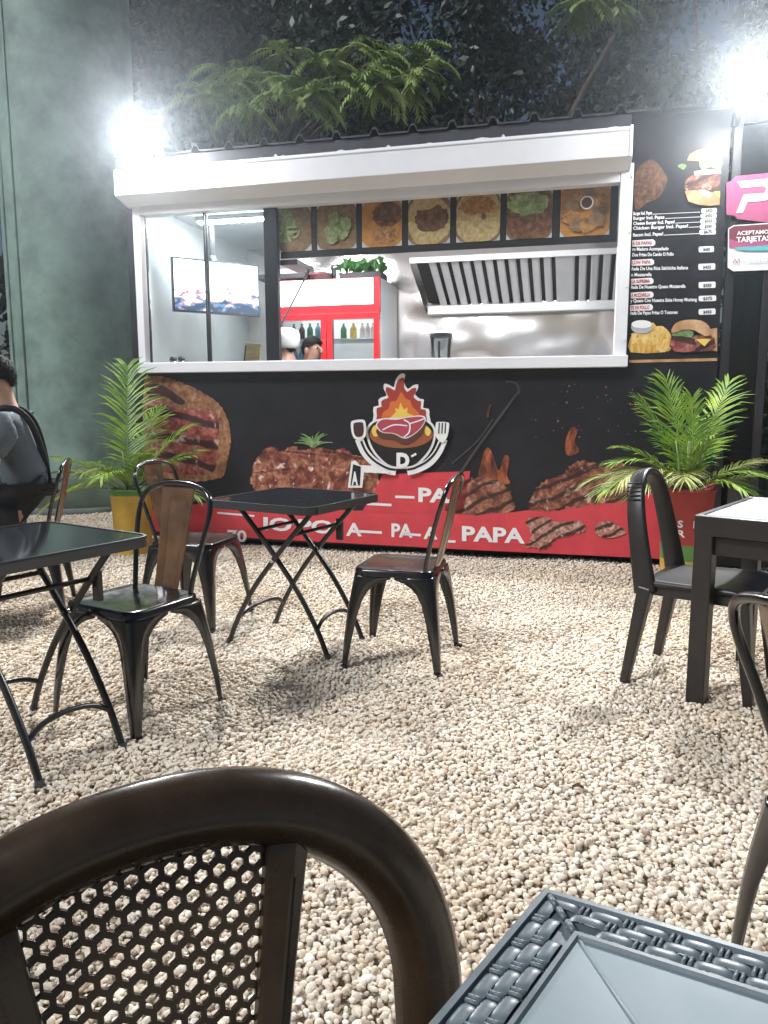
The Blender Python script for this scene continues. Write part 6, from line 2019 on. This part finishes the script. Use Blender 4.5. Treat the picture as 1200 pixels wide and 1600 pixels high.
def person_standing(loc, rz, label, shirt, cap=None, H=1.62, hair=True):
    root = empty('person', loc, rz)
    tag(root, label, 'person')
    k = H / 1.7
    J = [((0, 0, 0.93 * k), 0.10), ((0, 0, 1.10 * k), 0.095), ((0.01, 0, 1.27 * k), 0.10), ((0.0, 0, 1.39 * k), 0.085), ((0.01, 0, 1.46 * k), 0.056), ((0.03, 0, 1.52 * k), 0.062), ((0.045, 0, 1.59 * k), (0.078, 0.095)), ((0.045, 0, 1.67 * k), (0.068, 0.082))]
    E_ = [(i, i + 1) for i in range(7)]
    def limb(start, pts):
        prev = start
        for p_, r_ in pts:
            J.append((p_, r_)); E_.append((prev, len(J) - 1)); prev = len(J) - 1
        return prev
    for s in (1, -1):
        w_ = limb(3, [((0, s * 0.16, 1.38 * k), 0.066), ((0.02, s * 0.23, 1.24 * k), 0.05), ((0.06, s * 0.25, 1.06 * k), 0.042), ((0.22, s * 0.2, 1.02 * k), 0.034), ((0.29, s * 0.17, 1.03 * k), (0.034, 0.016))])
        for f in range(4):
            y0 = s * (0.17 + (f - 1.5) * 0.019)
            limb(w_, [((0.325, y0, 1.03 * k), 0.0095), ((0.36, y0, 1.015 * k), 0.0085)])
        limb(w_, [((0.275, s * 0.13, 1.03 * k), 0.011), ((0.30, s * 0.115, 1.025 * k), 0.0095)])
        limb(0, [((0, s * 0.095, 0.86 * k), 0.088), ((0.01, s * 0.10, 0.50 * k), 0.062), ((-0.01, s * 0.10, 0.10 * k), 0.04), ((0.03, s * 0.105, 0.05 * k), 0.042), ((0.13, s * 0.12, 0.03), 0.034)])
    skin_body('body', J, E_, M_SKIN, root)
    J2 = [((0, 0, 0.90 * k), (0.175, 0.13)), ((0, 0, 1.10 * k), (0.165, 0.12)), ((0.01, 0, 1.27 * k), (0.175, 0.125)), ((0.0, 0, 1.39 * k), (0.14, 0.1)), ((0.01, 0, 1.435 * k), (0.075, 0.068))]
    E2 = [(0, 1), (1, 2), (2, 3), (3, 4)]
    for s in (1, -1):
        n0 = len(J2); J2 += [((0, s * 0.165, 1.38 * k), 0.078), ((0.02, s * 0.235, 1.24 * k), 0.068)]; E2 += [(3, n0), (n0, n0 + 1)]
    skin_body('shirt', J2, E2, shirt, root)
    J3 = [((0, 0, 0.90 * k), (0.17, 0.125))]; E3 = []
    for s in (1, -1):
        n0 = len(J3); J3 += [((0, s * 0.095, 0.84 * k), 0.105), ((0.01, s * 0.10, 0.50 * k), 0.08), ((0, s * 0.10, 0.08), 0.066)]; E3 += [(0, n0), (n0, n0 + 1), (n0 + 1, n0 + 2)]
    skin_body('trousers', J3, E3, M_APRON, root)
    hx, hz = 0.042, 1.62 * k
    q = MB(); q.smooth = True
    def hr(u, v):
        ph = 2 * math.pi * u; front = math.cos(ph)
        t = math.pi * v * (0.54 - 0.18 * front + 0.03 * math.sin(5 * ph))
        return (hx + 0.104 * math.sin(t) * math.cos(ph), 0.084 * math.sin(t) * math.sin(ph), hz + 0.106 * math.cos(t))
    q.grid(hr, 28, 10); tufts(q, hr, 600, Vector((hx, 0, hz)), 32); q.build('hair', M_HAIR, root)
    for s in (1, -1):
        q = MB(); q.smooth = True; q.lathe([(0.004, -0.03), (0.018, -0.02), (0.022, 0.0), (0.018, 0.022), (0.004, 0.03)], 10)
        o = q.build('ear', M_SKIN, root); o.location = (hx, s * 0.083, hz - 0.03); o.scale = (1, 0.45, 1)
        q = MB(); q.smooth = True; q.lathe([(0.002, -0.01), (0.010, 0), (0.002, 0.01)], 8); o = q.build('eye', M_PK, root); o.location = (hx + 0.086, s * 0.03, hz - 0.005)
    q = MB(); q.smooth = True; q.tube([(hx + 0.085, 0, hz - 0.005), (hx + 0.115, 0, hz - 0.045), (hx + 0.09, 0, hz - 0.06)], [0.011, 0.017, 0.009], 8); q.build('nose', M_SKIN, root)
    if cap:
        q = MB(); q.smooth = True
        q.lathe([(0.100, -0.03), (0.112, 0.0), (0.122, 0.05), (0.118, 0.10), (0.09, 0.135), (0.045, 0.152), (0.004, 0.156)], 24)
        o = q.build('cap', cap, root); o.location = (hx - 0.015, 0, hz - 0.005)
    return root
hx_, hz_ = px_in(482, 527, 0.95)
person_standing(S(hx_, 0.95, FLOOR), STAND_ROT + R(-20), 'person with short dark hair in the kitchen in front of the cooler', mat('white_cook_shirt', (0.7, 0.7, 0.72), rough=0.8), None, (hz_ - FLOOR) / 1.728 * 1.7)
hx_, hz_ = px_in(451, 514, 0.80)
person_standing(S(hx_, 0.80, FLOOR), STAND_ROT + R(160), 'person wearing a puffy white cap in the kitchen beside the mullion', mat('white_cook_shirt', (0.7, 0.7, 0.72), rough=0.8), mat('white_cap_cloth', (0.75, 0.75, 0.76), rough=0.85, bump=(12, 0.4)), (hz_ - 0.04 - FLOOR) / 1.73 * 1.7)

# ------------------------------------------------------------------ thin air volume added to give the lens glow round the lamps
hz_b = MB(); hz_b.box(-30, 32, -4, 23, -1.03, 13.5)
glow_haze = hz_b.build('glow_haze', mat('haze_unused', (1, 1, 1)))
glow_haze.data.materials.clear()
hm = bpy.data.materials.new('glow_haze'); hm.use_nodes = True
hm.node_tree.nodes.remove(hm.node_tree.nodes['Principled BSDF'])
pv = hm.node_tree.nodes.new('ShaderNodeVolumePrincipled')
pv.inputs['Color'].default_value = (0.86, 0.93, 1.0, 1)
pv.inputs['Density'].default_value = 0.0031
pv.inputs['Anisotropy'].default_value = 0.88
hm.node_tree.links.new(pv.outputs[0], hm.node_tree.nodes['Material Output'].inputs['Volume'])
glow_haze.data.materials.append(hm)
tag(glow_haze, kind='stuff')
